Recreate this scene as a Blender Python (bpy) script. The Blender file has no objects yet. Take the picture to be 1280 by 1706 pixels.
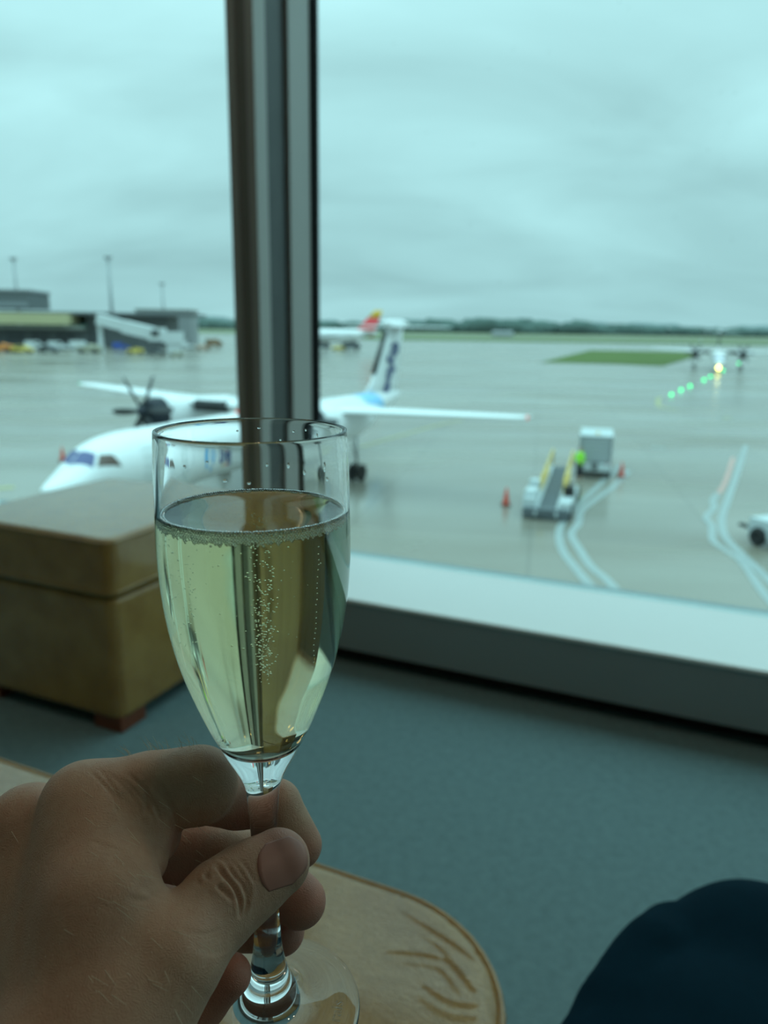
import bpy, bmesh, math, random
import numpy as np
from mathutils import Vector, Matrix, Euler

scene = bpy.context.scene
COL = scene.collection
rnd = random.Random(7)

# ------------------------------------------------------------------ camera
F_PX, IMG_W, IMG_H = 1250.0, 1280, 1706
CAM = np.array([0.0, 0.0, 0.95])
PITCH, ROLL = math.atan((853 - 545.0) / F_PX), math.radians(0.87)
_fwd = np.array([0, math.cos(PITCH), -math.sin(PITCH)])
_r0 = np.array([1.0, 0, 0]); _u0 = np.cross(_r0, _fwd)
_R = _r0 * math.cos(ROLL) + _u0 * math.sin(ROLL)
_U = -_r0 * math.sin(ROLL) + _u0 * math.cos(ROLL)
cam_data = bpy.data.cameras.new('camera')
cam_data.sensor_fit = 'VERTICAL'; cam_data.sensor_height = 36.0; cam_data.sensor_width = 27.0
cam_data.lens = F_PX / IMG_H * 36.0
cam_data.clip_start = 0.01; cam_data.clip_end = 6000
cam_data.dof.use_dof = True
cam_data.dof.focus_distance = 0.205
cam_data.dof.aperture_fstop = cam_data.lens / 2.0
cam = bpy.data.objects.new('camera', cam_data); COL.objects.link(cam)
M = Matrix(((_R[0], _U[0], -_fwd[0], CAM[0]), (_R[1], _U[1], -_fwd[1], CAM[1]), (_R[2], _U[2], -_fwd[2], CAM[2]), (0, 0, 0, 1)))
cam.matrix_world = M
scene.camera = cam

def ray(px, py):
    return _fwd + _R * (px - 640) / F_PX + _U * (853 - py) / F_PX
def at(px, py, depth):
    return CAM + ray(px, py) * depth
def on_z(px, py, z):
    d = ray(px, py); return CAM + d * (z - CAM[2]) / d[2]
def project(P):
    v = np.asarray(P) - CAM; z = v @ _fwd
    return 640 + F_PX * (v @ _R) / z, 853 - F_PX * (v @ _U) / z, z

# ------------------------------------------------------------------ sky: even overcast, brighter towards the zenith
GZ = 0.95 - 8.15          # level of the apron below the lounge
world = bpy.data.worlds.new('overcast_sky'); scene.world = world; world.use_nodes = True
SKY_GAIN = 0.88
def build_sky():
    nt = world.node_tree; nt.nodes.clear(); N = nt.nodes.new; L = nt.links.new
    out = N('ShaderNodeOutputWorld'); bg = N('ShaderNodeBackground')
    tc = N('ShaderNodeTexCoord'); sep = N('ShaderNodeSeparateXYZ'); L(tc.outputs['Generated'], sep.inputs[0])
    mx = N('ShaderNodeMath'); mx.operation = 'MAXIMUM'; mx.inputs[1].default_value = 0.0; L(sep.outputs['Z'], mx.inputs[0])
    pw_ = N('ShaderNodeMath'); pw_.operation = 'POWER'; pw_.inputs[1].default_value = 1.9; L(mx.outputs[0], pw_.inputs[0])
    g = N('ShaderNodeMath'); g.operation = 'MULTIPLY_ADD'; L(pw_.outputs[0], g.inputs[0])
    g.inputs[1].default_value = 2.9; g.inputs[2].default_value = 0.86
    # cloud deck: project the direction on to a plane high above
    ad = N('ShaderNodeMath'); ad.operation = 'ADD'; ad.inputs[1].default_value = 0.30; L(mx.outputs[0], ad.inputs[0])
    dx = N('ShaderNodeMath'); dx.operation = 'DIVIDE'; L(sep.outputs['X'], dx.inputs[0]); L(ad.outputs[0], dx.inputs[1])
    dy = N('ShaderNodeMath'); dy.operation = 'DIVIDE'; L(sep.outputs['Y'], dy.inputs[0]); L(ad.outputs[0], dy.inputs[1])
    cmb = N('ShaderNodeCombineXYZ'); L(dx.outputs[0], cmb.inputs[0]); L(dy.outputs[0], cmb.inputs[1])
    mp = N('ShaderNodeMapping'); L(cmb.outputs[0], mp.inputs[0])
    mp.inputs['Rotation'].default_value = (0, 0, 0.9); mp.inputs['Scale'].default_value = (0.5, 1.0, 1); mp.inputs['Location'].default_value = (4.3, 1.7, 0)
    n1 = N('ShaderNodeTexNoise'); n1.inputs['Scale'].default_value = 2.1; n1.inputs['Detail'].default_value = 5; n1.inputs['Roughness'].default_value = 0.48
    n1.inputs['Distortion'].default_value = 0.5
    L(mp.outputs[0], n1.inputs['Vector'])
    rp = N('ShaderNodeMapRange'); L(n1.outputs[0], rp.inputs[0])
    rp.inputs[1].default_value = 0.3; rp.inputs[2].default_value = 0.75; rp.inputs[3].default_value = 0.84; rp.inputs[4].default_value = 1.2
    ml = N('ShaderNodeMath'); ml.operation = 'MULTIPLY'; L(g.outputs[0], ml.inputs[0]); L(rp.outputs[0], ml.inputs[1])
    ml2 = N('ShaderNodeMath'); ml2.operation = 'MULTIPLY'; L(ml.outputs[0], ml2.inputs[0]); ml2.inputs[1].default_value = SKY_GAIN
    bg.inputs['Color'].default_value = (0.94, 0.985, 1.0, 1)
    L(ml2.outputs[0], bg.inputs['Strength']); L(bg.outputs[0], out.inputs[0])
build_sky()
scene.view_settings.view_transform = 'Standard'
scene.view_settings.look = 'None'
scene.view_settings.gamma = 1.0
scene.view_settings.use_curve_mapping = False
scene.view_settings.exposure = 0.0
scene.cycles.max_bounces = 24
scene.cycles.diffuse_bounces = 10
scene.cycles.transmission_bounces = 24
scene.cycles.transparent_max_bounces = 24
scene.cycles.sample_clamp_indirect = 6.0

# ------------------------------------------------------------------ helpers
_mats = {}
def mat(name, col, rough=0.5, metal=0.0, var=0.0, vscale=8.0, bump=0.0, bscale=40.0, spec=0.5, emit=None, estr=0.0, coat=0.0, detail=3.0):
    if name in _mats: return _mats[name]
    m = bpy.data.materials.new(name); m.use_nodes = True; _mats[name] = m
    nt = m.node_tree; b = nt.nodes['Principled BSDF']; N = nt.nodes.new; L = nt.links.new
    b.inputs['Base Color'].default_value = (*col, 1); b.inputs['Roughness'].default_value = rough
    b.inputs['Metallic'].default_value = metal; b.inputs['Specular IOR Level'].default_value = spec
    b.inputs['Coat Weight'].default_value = coat
    tc = N('ShaderNodeTexCoord')
    n = N('ShaderNodeTexNoise'); n.inputs['Scale'].default_value = vscale; n.inputs['Detail'].default_value = detail
    L(tc.outputs['Object'], n.inputs['Vector'])
    cr = N('ShaderNodeMix'); cr.data_type = 'RGBA'
    v = max(var, 0.02)
    cr.inputs[6].default_value = (*[c * (1 - v) for c in col], 1); cr.inputs[7].default_value = (*[min(1, c * (1 + v)) for c in col], 1)
    L(n.outputs[0], cr.inputs[0]); L(cr.outputs[2], b.inputs['Base Color'])
    if bump:
        n2 = N('ShaderNodeTexNoise'); n2.inputs['Scale'].default_value = bscale; n2.inputs['Detail'].default_value = 4
        L(tc.outputs['Object'], n2.inputs['Vector'])
        bp = N('ShaderNodeBump'); bp.inputs['Strength'].default_value = bump; bp.inputs['Distance'].default_value = 0.002
        L(n2.outputs[0], bp.inputs['Height']); L(bp.outputs[0], b.inputs['Normal'])
    if emit:
        b.inputs['Emission Color'].default_value = (*emit, 1); b.inputs['Emission Strength'].default_value = estr
    return m

def link_mesh(name, me, m=None, parent=None, smooth=False):
    o = bpy.data.objects.new(name, me); COL.objects.link(o)
    if m: me.materials.append(m)
    if parent: o.parent = parent
    if smooth:
        me.polygons.foreach_set('use_smooth', [True] * len(me.polygons))
    return o
def tag(o, label=None, cat=None, group=None, kind=None):
    if label: o['label'] = label
    if cat: o['category'] = cat
    if group: o['group'] = group
    if kind: o['kind'] = kind
    return o
def empty(name, loc=(0, 0, 0), rz=0.0):
    o = bpy.data.objects.new(name, None); COL.objects.link(o)
    o.location = loc; o.rotation_euler = (0, 0, rz); o.empty_display_size = 0.1
    return o
def kids(o): return list(o.children)
def copy_tree(o, parent=None):
    c = o.copy(); COL.objects.link(c)
    if parent: c.parent = parent
    for k in kids(o): copy_tree(k, c)
    return c

class MB:
    """collects shapes and links them as one mesh"""
    def __init__(s): s.v = []; s.f = []
    def add(s, v, f):
        b = len(s.v); s.v += [tuple(map(float, p)) for p in v]; s.f += [tuple(i + b for i in q) for q in f]; return s
    def box(s, c, d, rz=0.0, ry=0.0, rx=0.0, bev=0.0):
        x, y, z = [t / 2 for t in d]
        if bev > 0:
            bm = bmesh.new(); bmesh.ops.create_cube(bm, size=1)
            for v in bm.verts: v.co = Vector((v.co.x * d[0], v.co.y * d[1], v.co.z * d[2]))
            bmesh.ops.bevel(bm, geom=bm.edges[:], offset=bev, segments=2, affect='EDGES', profile=0.5)
            bm.verts.ensure_lookup_table()
            vs = [v.co.copy() for v in bm.verts]; fs = [[v.index for v in f.verts] for f in bm.faces]; bm.free()
        else:
            vs = [Vector(p) for p in ((-x, -y, -z), (x, -y, -z), (x, y, -z), (-x, y, -z), (-x, -y, z), (x, -y, z), (x, y, z), (-x, y, z))]
            fs = [(0, 3, 2, 1), (4, 5, 6, 7), (0, 1, 5, 4), (1, 2, 6, 5), (2, 3, 7, 6), (3, 0, 4, 7)]
        R = Euler((rx, ry, rz)).to_matrix()
        return s.add([R @ v + Vector(c) for v in vs], fs)
    def tube(s, pts, r, seg=10, cap=True):
        pts = [Vector(p) for p in pts]; rs = r if isinstance(r, (list, tuple)) else [r] * len(pts)
        vs = []; fs = []; up = None
        for i, p in enumerate(pts):
            t = (pts[min(i + 1, len(pts) - 1)] - pts[max(i - 1, 0)]).normalized()
            if up is None: up = Vector((0, 0, 1)) if abs(t.z) < 0.9 else Vector((1, 0, 0))
            a = t.cross(up).normalized(); b = a.cross(t).normalized(); up = b
            for k in range(seg):
                w = 2 * math.pi * k / seg; vs.append(p + (a * math.cos(w) + b * math.sin(w)) * rs[i])
        for i in range(len(pts) - 1):
            for k in range(seg):
                q = (k + 1) % seg; fs.append((i * seg + k, i * seg + q, (i + 1) * seg + q, (i + 1) * seg + k))
        if cap:
            fs.append(tuple(range(seg - 1, -1, -1))); fs.append(tuple((len(pts) - 1) * seg + k for k in range(seg)))
        return s.add(vs, fs)
    def lathe(s, prof, seg=32, c=(0, 0, 0), axis='z', closed=False):
        vs = []; fs = []; idx = []
        for r, z in prof:
            if r < 1e-9: vs.append((0, 0, z)); idx.append([len(vs) - 1] * seg)
            else:
                b = len(vs)
                for k in range(seg):
                    w = 2 * math.pi * k / seg; vs.append((r * math.cos(w), r * math.sin(w), z))
                idx.append([b + k for k in range(seg)])
        rows = len(prof); rng = range(rows if closed else rows - 1)
        for i in rng:
            A, B = idx[i], idx[(i + 1) % rows]
            for k in range(seg):
                q = (k + 1) % seg; f = [A[k], A[q], B[q], B[k]]; g = []
                for t in f:
                    if t not in g: g.append(t)
                if len(g) > 2: fs.append(tuple(g))
        if axis == 'x': vs = [(z, x, y) for x, y, z in vs]
        if axis == 'y': vs = [(y, z, x) for x, y, z in vs]
        return s.add([(x + c[0], y + c[1], z + c[2]) for x, y, z in vs], fs)
    def loft(s, rings, cap=True):
        n = len(rings[0]); vs = [p for r in rings for p in r]; fs = []
        for i in range(len(rings) - 1):
            for k in range(n):
                q = (k + 1) % n; fs.append((i * n + k, i * n + q, (i + 1) * n + q, (i + 1) * n + k))
        if cap:
            fs.append(tuple(range(n - 1, -1, -1))); fs.append(tuple((len(rings) - 1) * n + k for k in range(n)))
        return s.add(vs, fs)
    def build(s, name, m=None, parent=None, smooth=False, fix=True):
        me = bpy.data.meshes.new(name); me.from_pydata(s.v, [], s.f); me.update()
        if fix:
            bm = bmesh.new(); bm.from_mesh(me); bmesh.ops.recalc_face_normals(bm, faces=bm.faces[:]); bm.to_mesh(me); bm.free()
        return link_mesh(name, me, m, parent, smooth)

def catmull(pts, n):
    P = [np.array(p, float) for p in pts]; P = [2 * P[0] - P[1]] + P + [2 * P[-1] - P[-2]]; out = []
    for i in range(1, len(P) - 2):
        for k in range(n):
            t = k / n; a, b, c, d = P[i - 1:i + 3]
            out.append(0.5 * (2 * b + (c - a) * t + (2 * a - 5 * b + 4 * c - d) * t * t + (3 * b - a - 3 * c + d) * t ** 3))
    out.append(P[-2]); return out

# --- signed-distance modelling: smooth unions of tapered limbs, meshed with surface nets (one continuous surface)
class SDF:
    def __init__(s, lo, hi, h):
        s.lo = np.array(lo, np.float32); s.h = np.float32(h)
        s.n = np.ceil((np.array(hi) - np.array(lo)) / h).astype(int) + 1
        s.ax = [(s.lo[i] + s.h * np.arange(s.n[i])).astype(np.float32) for i in range(3)]
    def blank(s): return np.full(s.n, 1.0, np.float32)
    def sub(s, lo, hi):
        a = [int(np.clip(np.floor((lo[i] - s.lo[i]) / s.h), 0, s.n[i])) for i in range(3)]
        b = [int(np.clip(np.ceil((hi[i] - s.lo[i]) / s.h) + 1, 0, s.n[i])) for i in range(3)]
        return tuple(slice(x, y) for x, y in zip(a, b))
    def limb(s, D, a, ra, b, rb, k, pad=0.014, op='add'):
        a = np.array(a, np.float32); b = np.array(b, np.float32); m = max(ra, rb) + pad + k
        sl = s.sub(np.minimum(a, b) - m, np.maximum(a, b) + m)
        X = s.ax[0][sl[0]][:, None, None] - a[0]; Y = s.ax[1][sl[1]][None, :, None] - a[1]; Z = s.ax[2][sl[2]][None, None, :] - a[2]
        if X.size * Y.size * Z.size == 0: return
        d = b - a; q = float(d @ d)
        t = np.clip((X * d[0] + Y * d[1] + Z * d[2]) / q, 0, 1) if q > 1e-12 else np.zeros(np.broadcast(X, Y, Z).shape, np.float32)
        v = np.sqrt((X - t * d[0]) ** 2 + (Y - t * d[1]) ** 2 + (Z - t * d[2]) ** 2) - (ra + (rb - ra) * t)
        D[sl] = smin(D[sl], v.astype(np.float32), k)
    def mesh(s, D, name, m, parent=None, taubin=2, disp=None):
        sg = D < 0
        nx, ny, nz = D.shape
        c = np.zeros((nx - 1, ny - 1, nz - 1), np.uint8)
        offs = [(i, j, k) for i in (0, 1) for j in (0, 1) for k in (0, 1)]
        for i, j, k in offs: c += sg[i:nx - 1 + i, j:ny - 1 + j, k:nz - 1 + k]
        act = np.argwhere((c > 0) & (c < 8)); ids = np.full(c.shape, -1, np.int64); ids[tuple(act.T)] = np.arange(len(act))
        vals = {o: D[act[:, 0] + o[0], act[:, 1] + o[1], act[:, 2] + o[2]] for o in offs}
        acc = np.zeros((len(act), 3)); cnt = np.zeros(len(act))
        for o in offs:
            for ax in range(3):
                if o[ax] == 0:
                    p = list(o); p[ax] = 1; p = tuple(p); a, b = vals[o], vals[p]; cr = (a < 0) != (b < 0)
                    t = np.where(cr, a / np.where(cr, a - b, 1), 0)
                    P = np.tile(np.array(o, float), (len(act), 1)); P[:, ax] += t
                    acc[cr] += P[cr]; cnt[cr] += 1
        V = (act + acc / cnt[:, None]) * s.h + s.lo
        faces = []
        for ax in range(3):
            sa = [slice(None)] * 3; sb = [slice(None)] * 3; sa[ax] = slice(0, -1); sb[ax] = slice(1, None)
            A = sg[tuple(sa)]; B = sg[tuple(sb)]; E = np.argwhere(A != B)
            u, w = [(1, 2), (2, 0), (0, 1)][ax]
            ok = (E[:, u] > 0) & (E[:, w] > 0) & (E[:, u] < D.shape[u] - 1) & (E[:, w] < D.shape[w] - 1); E = E[ok]
            q = []
            for du, dw in ((1, 1), (0, 1), (0, 0), (1, 0)):
                T = E.copy(); T[:, u] -= du; T[:, w] -= dw; q.append(ids[tuple(T.T)])
            q = np.stack(q, 1); fl = sg[tuple(E.T)]
            q[~fl] = q[~fl][:, ::-1]
            faces.append(q)
        Fq = np.concatenate(faces); Fq = Fq[(Fq >= 0).all(1)]
        # taubin smoothing along the quad edges
        e = np.concatenate([Fq[:, [0, 1]], Fq[:, [1, 2]], Fq[:, [2, 3]], Fq[:, [3, 0]]])
        e = np.concatenate([e, e[:, ::-1]])
        deg = np.maximum(np.bincount(e[:, 0], minlength=len(V)), 1)[:, None]
        for it in range(taubin):
            for lam in (0.6, -0.62):
                S = np.stack([np.bincount(e[:, 0], V[e[:, 1], i], len(V)) for i in range(3)], 1) / deg
                V = V + lam * (S - V)
        if disp is not None:
            n = np.cross(V[Fq[:, 2]] - V[Fq[:, 0]], V[Fq[:, 3]] - V[Fq[:, 1]]); vn = np.zeros_like(V)
            for k in range(4):
                for i in range(3): vn[:, i] += np.bincount(Fq[:, k], n[:, i], len(V))
            vn /= np.linalg.norm(vn, axis=1, keepdims=True) + 1e-20
            V = disp(V, vn)
        me = bpy.data.meshes.new(name)
        me.vertices.add(len(V)); me.vertices.foreach_set('co', V.astype(np.float32).ravel())
        me.loops.add(Fq.size); me.loops.foreach_set('vertex_index', Fq.astype(np.int32).ravel())
        me.polygons.add(len(Fq)); me.polygons.foreach_set('loop_start', np.arange(0, Fq.size, 4, dtype=np.int32))
        me.update(calc_edges=True); me.validate()
        return link_mesh(name, me, m, parent, True)
    def sample(s, D, P):
        g = (np.asarray(P) - s.lo) / s.h; i = np.clip(np.floor(g).astype(int), 0, s.n - 2); f = g - i; r = 0
        for dx in (0, 1):
            for dy in (0, 1):
                for dz in (0, 1):
                    w = (f[0] if dx else 1 - f[0]) * (f[1] if dy else 1 - f[1]) * (f[2] if dz else 1 - f[2])
                    r += w * D[i[0] + dx, i[1] + dy, i[2] + dz]
        return float(r)
def smin(a, b, k):
    if k <= 0: return np.minimum(a, b)
    h = np.maximum(k - np.abs(a - b), 0) / k
    return np.minimum(a, b) - h * h * k * 0.25

# ------------------------------------------------------------------ lounge frame: the window wall runs 23.6 degrees off the view
WA = math.radians(23.6)
WN = np.array([math.sin(WA), math.cos(WA), 0.0]); WS = np.array([WN[1], -WN[0], 0.0])
def lg(s, n, z=0.0): p = WS * s + WN * n; return (p[0], p[1], z)
FRONT, GLASS, SILL, HEAD, CEIL = 1.793, 2.165, 0.205, 2.62, 2.75
SMIN, SMAX, NMIN = -13.0, 4.2, -4.2

def lbox(name, s0, s1, n0, n1, z0, z1, m, parent=None, bev=0.0):
    c = lg((s0 + s1) / 2, (n0 + n1) / 2, (z0 + z1) / 2)
    return MB().box(c, (s1 - s0, n1 - n0, z1 - z0), rz=-WA, bev=bev).build(name, m, parent)

def carpet_mat():
    m = mat('carpet', (0.155, 0.25, 0.262), 0.95, var=0.0, spec=0.15)
    nt = m.node_tree; b = nt.nodes['Principled BSDF']; N = nt.nodes.new; L = nt.links.new
    tc = N('ShaderNodeTexCoord')
    n1 = N('ShaderNodeTexNoise'); n1.inputs['Scale'].default_value = 55; n1.inputs['Detail'].default_value = 4; n1.inputs['Roughness'].default_value = 0.7
    n2 = N('ShaderNodeTexNoise'); n2.inputs['Scale'].default_value = 420; n2.inputs['Detail'].default_value = 2
    L(tc.outputs['Object'], n1.inputs['Vector']); L(tc.outputs['Object'], n2.inputs['Vector'])
    ad = N('ShaderNodeMath'); ad.operation = 'MULTIPLY_ADD'; ad.inputs[1].default_value = 0.45; L(n2.outputs[0], ad.inputs[0])
    hl = N('ShaderNodeMath'); hl.operation = 'MULTIPLY'; hl.inputs[1].default_value = 0.55; L(n1.outputs[0], hl.inputs[0]); L(hl.outputs[0], ad.inputs[2])
    cr = N('ShaderNodeValToRGB'); L(ad.outputs[0], cr.inputs[0])
    cr.color_ramp.elements[0].position = 0.3; cr.color_ramp.elements[0].color = (0.12, 0.185, 0.20, 1)
    cr.color_ramp.elements[1].position = 0.7; cr.color_ramp.elements[1].color = (0.20, 0.305, 0.32, 1)
    L(cr.outputs[0], b.inputs['Base Color'])
    bp = N('ShaderNodeBump'); bp.inputs['Strength'].default_value = 0.7; bp.inputs['Distance'].default_value = 0.003
    L(ad.outputs[0], bp.inputs['Height']); L(bp.outputs[0], b.inputs['Normal'])
    return m
m_carpet = carpet_mat()
m_wall = mat('warm_wall', (0.60, 0.55, 0.48), 0.8, var=0.05, bump=0.1)
m_ceil = mat('ceiling_white', (0.72, 0.70, 0.66), 0.9, var=0.03)
m_white = mat('sill_white', (0.86, 0.86, 0.85), 0.25, var=0.02, vscale=3, coat=0.6)
m_kick = mat('grey_panel', (0.26, 0.31, 0.325), 0.55, var=0.05, vscale=3)
m_alu = mat('grey_aluminium', (0.36, 0.355, 0.34), 0.42, metal=0.35, var=0.05, vscale=5)
m_gasket = mat('black_gasket', (0.008, 0.008, 0.008), 0.9, spec=0.08)
m_dark = mat('dark_recess', (0.02, 0.02, 0.02), 0.8)

def glass_pane_mat():
    m = bpy.data.materials.new('teal_glazing'); m.use_nodes = True
    nt = m.node_tree; nt.nodes.clear(); N = nt.nodes.new; L = nt.links.new
    out = N('ShaderNodeOutputMaterial'); mix = N('ShaderNodeMixShader'); tr = N('ShaderNodeBsdfTransparent'); gl = N('ShaderNodeBsdfGlossy')
    lw = N('ShaderNodeLayerWeight'); lw.inputs['Blend'].default_value = 0.5
    p5 = N('ShaderNodeMath'); p5.operation = 'POWER'; p5.inputs[1].default_value = 5.0; L(lw.outputs['Facing'], p5.inputs[0])
    fr = N('ShaderNodeMath'); fr.operation = 'MULTIPLY_ADD'; fr.inputs[1].default_value = 0.6; fr.inputs[2].default_value = 0.018; L(p5.outputs[0], fr.inputs[0])
    nz = N('ShaderNodeTexNoise'); nz.inputs['Scale'].default_value = 2.0
    mr = N('ShaderNodeMapRange'); L(nz.outputs[0], mr.inputs[0]); mr.inputs[3].default_value = 0.985; mr.inputs[4].default_value = 1.0
    tc = N('ShaderNodeTexCoord'); L(tc.outputs['Object'], nz.inputs['Vector'])
    vm = N('ShaderNodeVectorMath'); vm.operation = 'SCALE'; vm.inputs[0].default_value = (0.715, 0.945, 0.953); L(mr.outputs[0], vm.inputs['Scale'])
    L(vm.outputs[0], tr.inputs['Color'])
    gl.inputs['Roughness'].default_value = 0.0
    L(fr.outputs[0], mix.inputs[0]); L(tr.outputs[0], mix.inputs[1]); L(gl.outputs[0], mix.inputs[2]); L(mix.outputs[0], out.inputs[0])
    return m
m_pane = glass_pane_mat()

# ------------------------------------------------------------------ room shell
lbox('floor', SMIN, SMAX, NMIN, GLASS + .1, -0.12, 0.0, m_carpet)['kind'] = 'structure'
lbox('ceiling', SMIN, SMAX, NMIN, GLASS + .1, CEIL, CEIL + .1, m_ceil)['kind'] = 'structure'
lbox('wall_back', SMIN, SMAX, NMIN - .1, NMIN, 0, CEIL, m_wall)['kind'] = 'structure'
lbox('wall_left', SMIN - .1, SMIN, NMIN, GLASS + .1, 0, CEIL, m_wall)['kind'] = 'structure'
lbox('wall_right', SMAX, SMAX + .1, NMIN, GLASS + .1, 0, CEIL, m_wall)['kind'] = 'structure'
wf = tag(lbox('wall_front', SMIN, SMAX, FRONT, FRONT + .03, 0.05, SILL - .012, m_kick), kind='structure')
lbox('header', SMIN, SMAX, GLASS - .1, GLASS + .1, HEAD, CEIL, m_wall, wf)
lbox('outer_upstand', SMIN, SMAX, GLASS + .015, GLASS + .09, -0.12, SILL - .013, m_kick, wf)
lbox('toe_shade_board', SMIN, SMAX, FRONT + .06, FRONT + .08, 0.0, SILL - .013, m_dark, wf)  # near-black board in the toe gap, put there to deepen the wall-foot shade
tag(lbox('trim_1', SMIN, SMAX, FRONT - .006, GLASS + .02, SILL - .012, SILL, m_white, bev=0.004), kind='structure')
MS0, MS1 = -1.280, -1.195          # the mullion between the two panes
tag(lbox('window_1', MS1, SMAX, GLASS - .006, GLASS + .006, SILL, HEAD, m_pane), kind='structure')
tag(lbox('window_2', SMIN, MS0, GLASS - .006, GLASS + .006, SILL, HEAD, m_pane), kind='structure')
tr = tag(empty('trim_2', lg((MS0 + MS1) / 2, 2.0, SILL)), kind='structure')
def mull(name, s0, s1, n0, n1, m, bev=0.0):
    o = lbox(name, s0, s1, n0, n1, SILL, HEAD, m, None, bev); o.parent = tr; o.matrix_parent_inverse = Matrix.Translation(tr.location).inverted(); return o
w3 = (MS1 - MS0) / 3
mull('face_strip', MS0, MS0 + w3 - .002, 1.846, 1.905, m_alu, .002)
mull('face_strip', MS1 - w3 + .002, MS1, 1.846, 1.905, m_alu, .002)
mull('face_groove', MS0 + w3 - .004, MS1 - w3 + .004, 1.852, 1.90, mat('groove_grey', (0.16, 0.16, 0.15), 0.5, var=0.05))
mull('side_channel', MS0 + .012, MS1 - .012, 1.90, 2.03, mat('bronze_channel', (0.055, 0.06, 0.06), 0.3, var=0.4, vscale=9, metal=0.3))
mull('side_box', MS0, MS1, 2.022, 2.142, m_alu, .002)
mull('gasket', MS0 - .003, MS1 + .003, 2.142, 2.19, m_gasket)

# recessed ceiling lamps of the lounge, behind and beside the seat
m_lampglow = mat('warm_lamp', (1, 0.9, 0.75), 0.5, emit=(1.0, 0.80, 0.55), estr=4.0)
m_rim = mat('lamp_rim', (0.7, 0.7, 0.68), 0.35, metal=0.4)
LAMP_W = 1.15
lamp_places = [(-1.5, 0.75), (-0.1, 0.85), (1.3, 0.85), (-1.5, 0.2), (-0.1, 0.3), (1.3, 0.35)]
for i, (s, n) in enumerate(lamp_places):
    t = empty('ceiling_light', lg(s, n, CEIL - .003))
    words = ['left of the three near the window', 'middle one nearest above the drinker', 'right of the three near the window',
             'left of the three in the second row', 'middle one in the second row', 'right of the three in the second row']
    tag(t, 'round recessed warm ceiling downlight, ' + words[i], 'lamp', 'ceiling downlights of the lounge')
    MB().lathe([(0.07, 0.0), (0.10, 0.0), (0.10, -0.012), (0.078, -0.018), (0.07, -0.006)], 28, closed=True).build('rim', m_rim, t, True)
    MB().lathe([(0, -0.003), (0.07, -0.003), (0.07, 0.002), (0, 0.002)], 28).build('diffuser', m_lampglow, t)
    ld = bpy.data.lights.new('lamp_light', 'AREA'); ld.shape = 'DISK'; ld.size = 0.14; ld.energy = LAMP_W; ld.color = (1.0, 0.78, 0.56)
    lo = bpy.data.objects.new('lamp_light', ld); COL.objects.link(lo); lo.parent = t; lo.location = (0, 0, -0.02)

# ------------------------------------------------------------------ outside: wet apron
def apron_mat():
    m = mat('wet_apron', (0.2, 0.2, 0.2), 0.25, var=0.0, spec=0.55)
    nt = m.node_tree; b = nt.nodes['Principled BSDF']; N = nt.nodes.new; L = nt.links.new
    tc = N('ShaderNodeTexCoord')
    n1 = N('ShaderNodeTexNoise'); n1.inputs['Scale'].default_value = 0.06; n1.inputs['Detail'].default_value = 5
    mp = N('ShaderNodeMapping'); mp.inputs['Rotation'].default_value = (0, 0, 0.35); mp.inputs['Scale'].default_value = (0.5, 1.3, 1)
    L(tc.outputs['Object'], mp.inputs[0]); L(mp.outputs[0], n1.inputs['Vector'])
    cr = N('ShaderNodeValToRGB'); L(n1.outputs[0], cr.inputs[0])
    cr.color_ramp.elements[0].position = 0.36; cr.color_ramp.elements[0].color = (0.205, 0.175, 0.135, 1)
    cr.color_ramp.elements[1].position = 0.62; cr.color_ramp.elements[1].color = (0.285, 0.265, 0.225, 1)
    # slab joints
    bk = N('ShaderNodeTexBrick'); bk.offset = 0.0; bk.inputs['Scale'].default_value = 1.0
    bk.inputs['Brick Width'].default_value = 7.5; bk.inputs['Row Height'].default_value = 7.5; bk.inputs['Mortar Size'].default_value = 0.06; bk.inputs['Mortar Smooth'].default_value = 0.5
    bk.inputs['Color1'].default_value = (1, 1, 1, 1); bk.inputs['Color2'].default_value = (0.9, 0.9, 0.9, 1); bk.inputs['Mortar'].default_value = (0.72, 0.72, 0.72, 1)
    mp2 = N('ShaderNodeMapping'); mp2.inputs['Rotation'].default_value = (0, 0, 0.2); L(tc.outputs['Object'], mp2.inputs[0]); L(mp2.outputs[0], bk.inputs['Vector'])
    mx = N('ShaderNodeMix'); mx.data_type = 'RGBA'; mx.blend_type = 'MULTIPLY'; mx.inputs[0].default_value = 1
    L(cr.outputs[0], mx.inputs[6]); L(bk.outputs[0], mx.inputs[7]); L(mx.outputs[2], b.inputs['Base Color'])
    n2 = N('ShaderNodeTexNoise'); n2.inputs['Scale'].default_value = 0.11; n2.inputs['Detail'].default_value = 4; L(mp.outputs[0], n2.inputs['Vector'])
    rr = N('ShaderNodeMapRange'); L(n2.outputs[0], rr.inputs[0]); rr.inputs[1].default_value = 0.35; rr.inputs[2].default_value = 0.65
    rr.inputs[3].default_value = 0.12; rr.inputs[4].default_value = 0.32; L(rr.outputs[0], b.inputs['Roughness'])
    n3 = N('ShaderNodeTexNoise'); n3.inputs['Scale'].default_value = 1.4; n3.inputs['Detail'].default_value = 3; L(tc.outputs['Object'], n3.inputs['Vector'])
    bp = N('ShaderNodeBump'); bp.inputs['Strength'].default_value = 0.12; bp.inputs['Distance'].default_value = 0.03
    L(n3.outputs[0], bp.inputs['Height']); L(bp.outputs[0], b.inputs['Normal'])
    return m
ap = MB()
S = 2600
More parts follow.
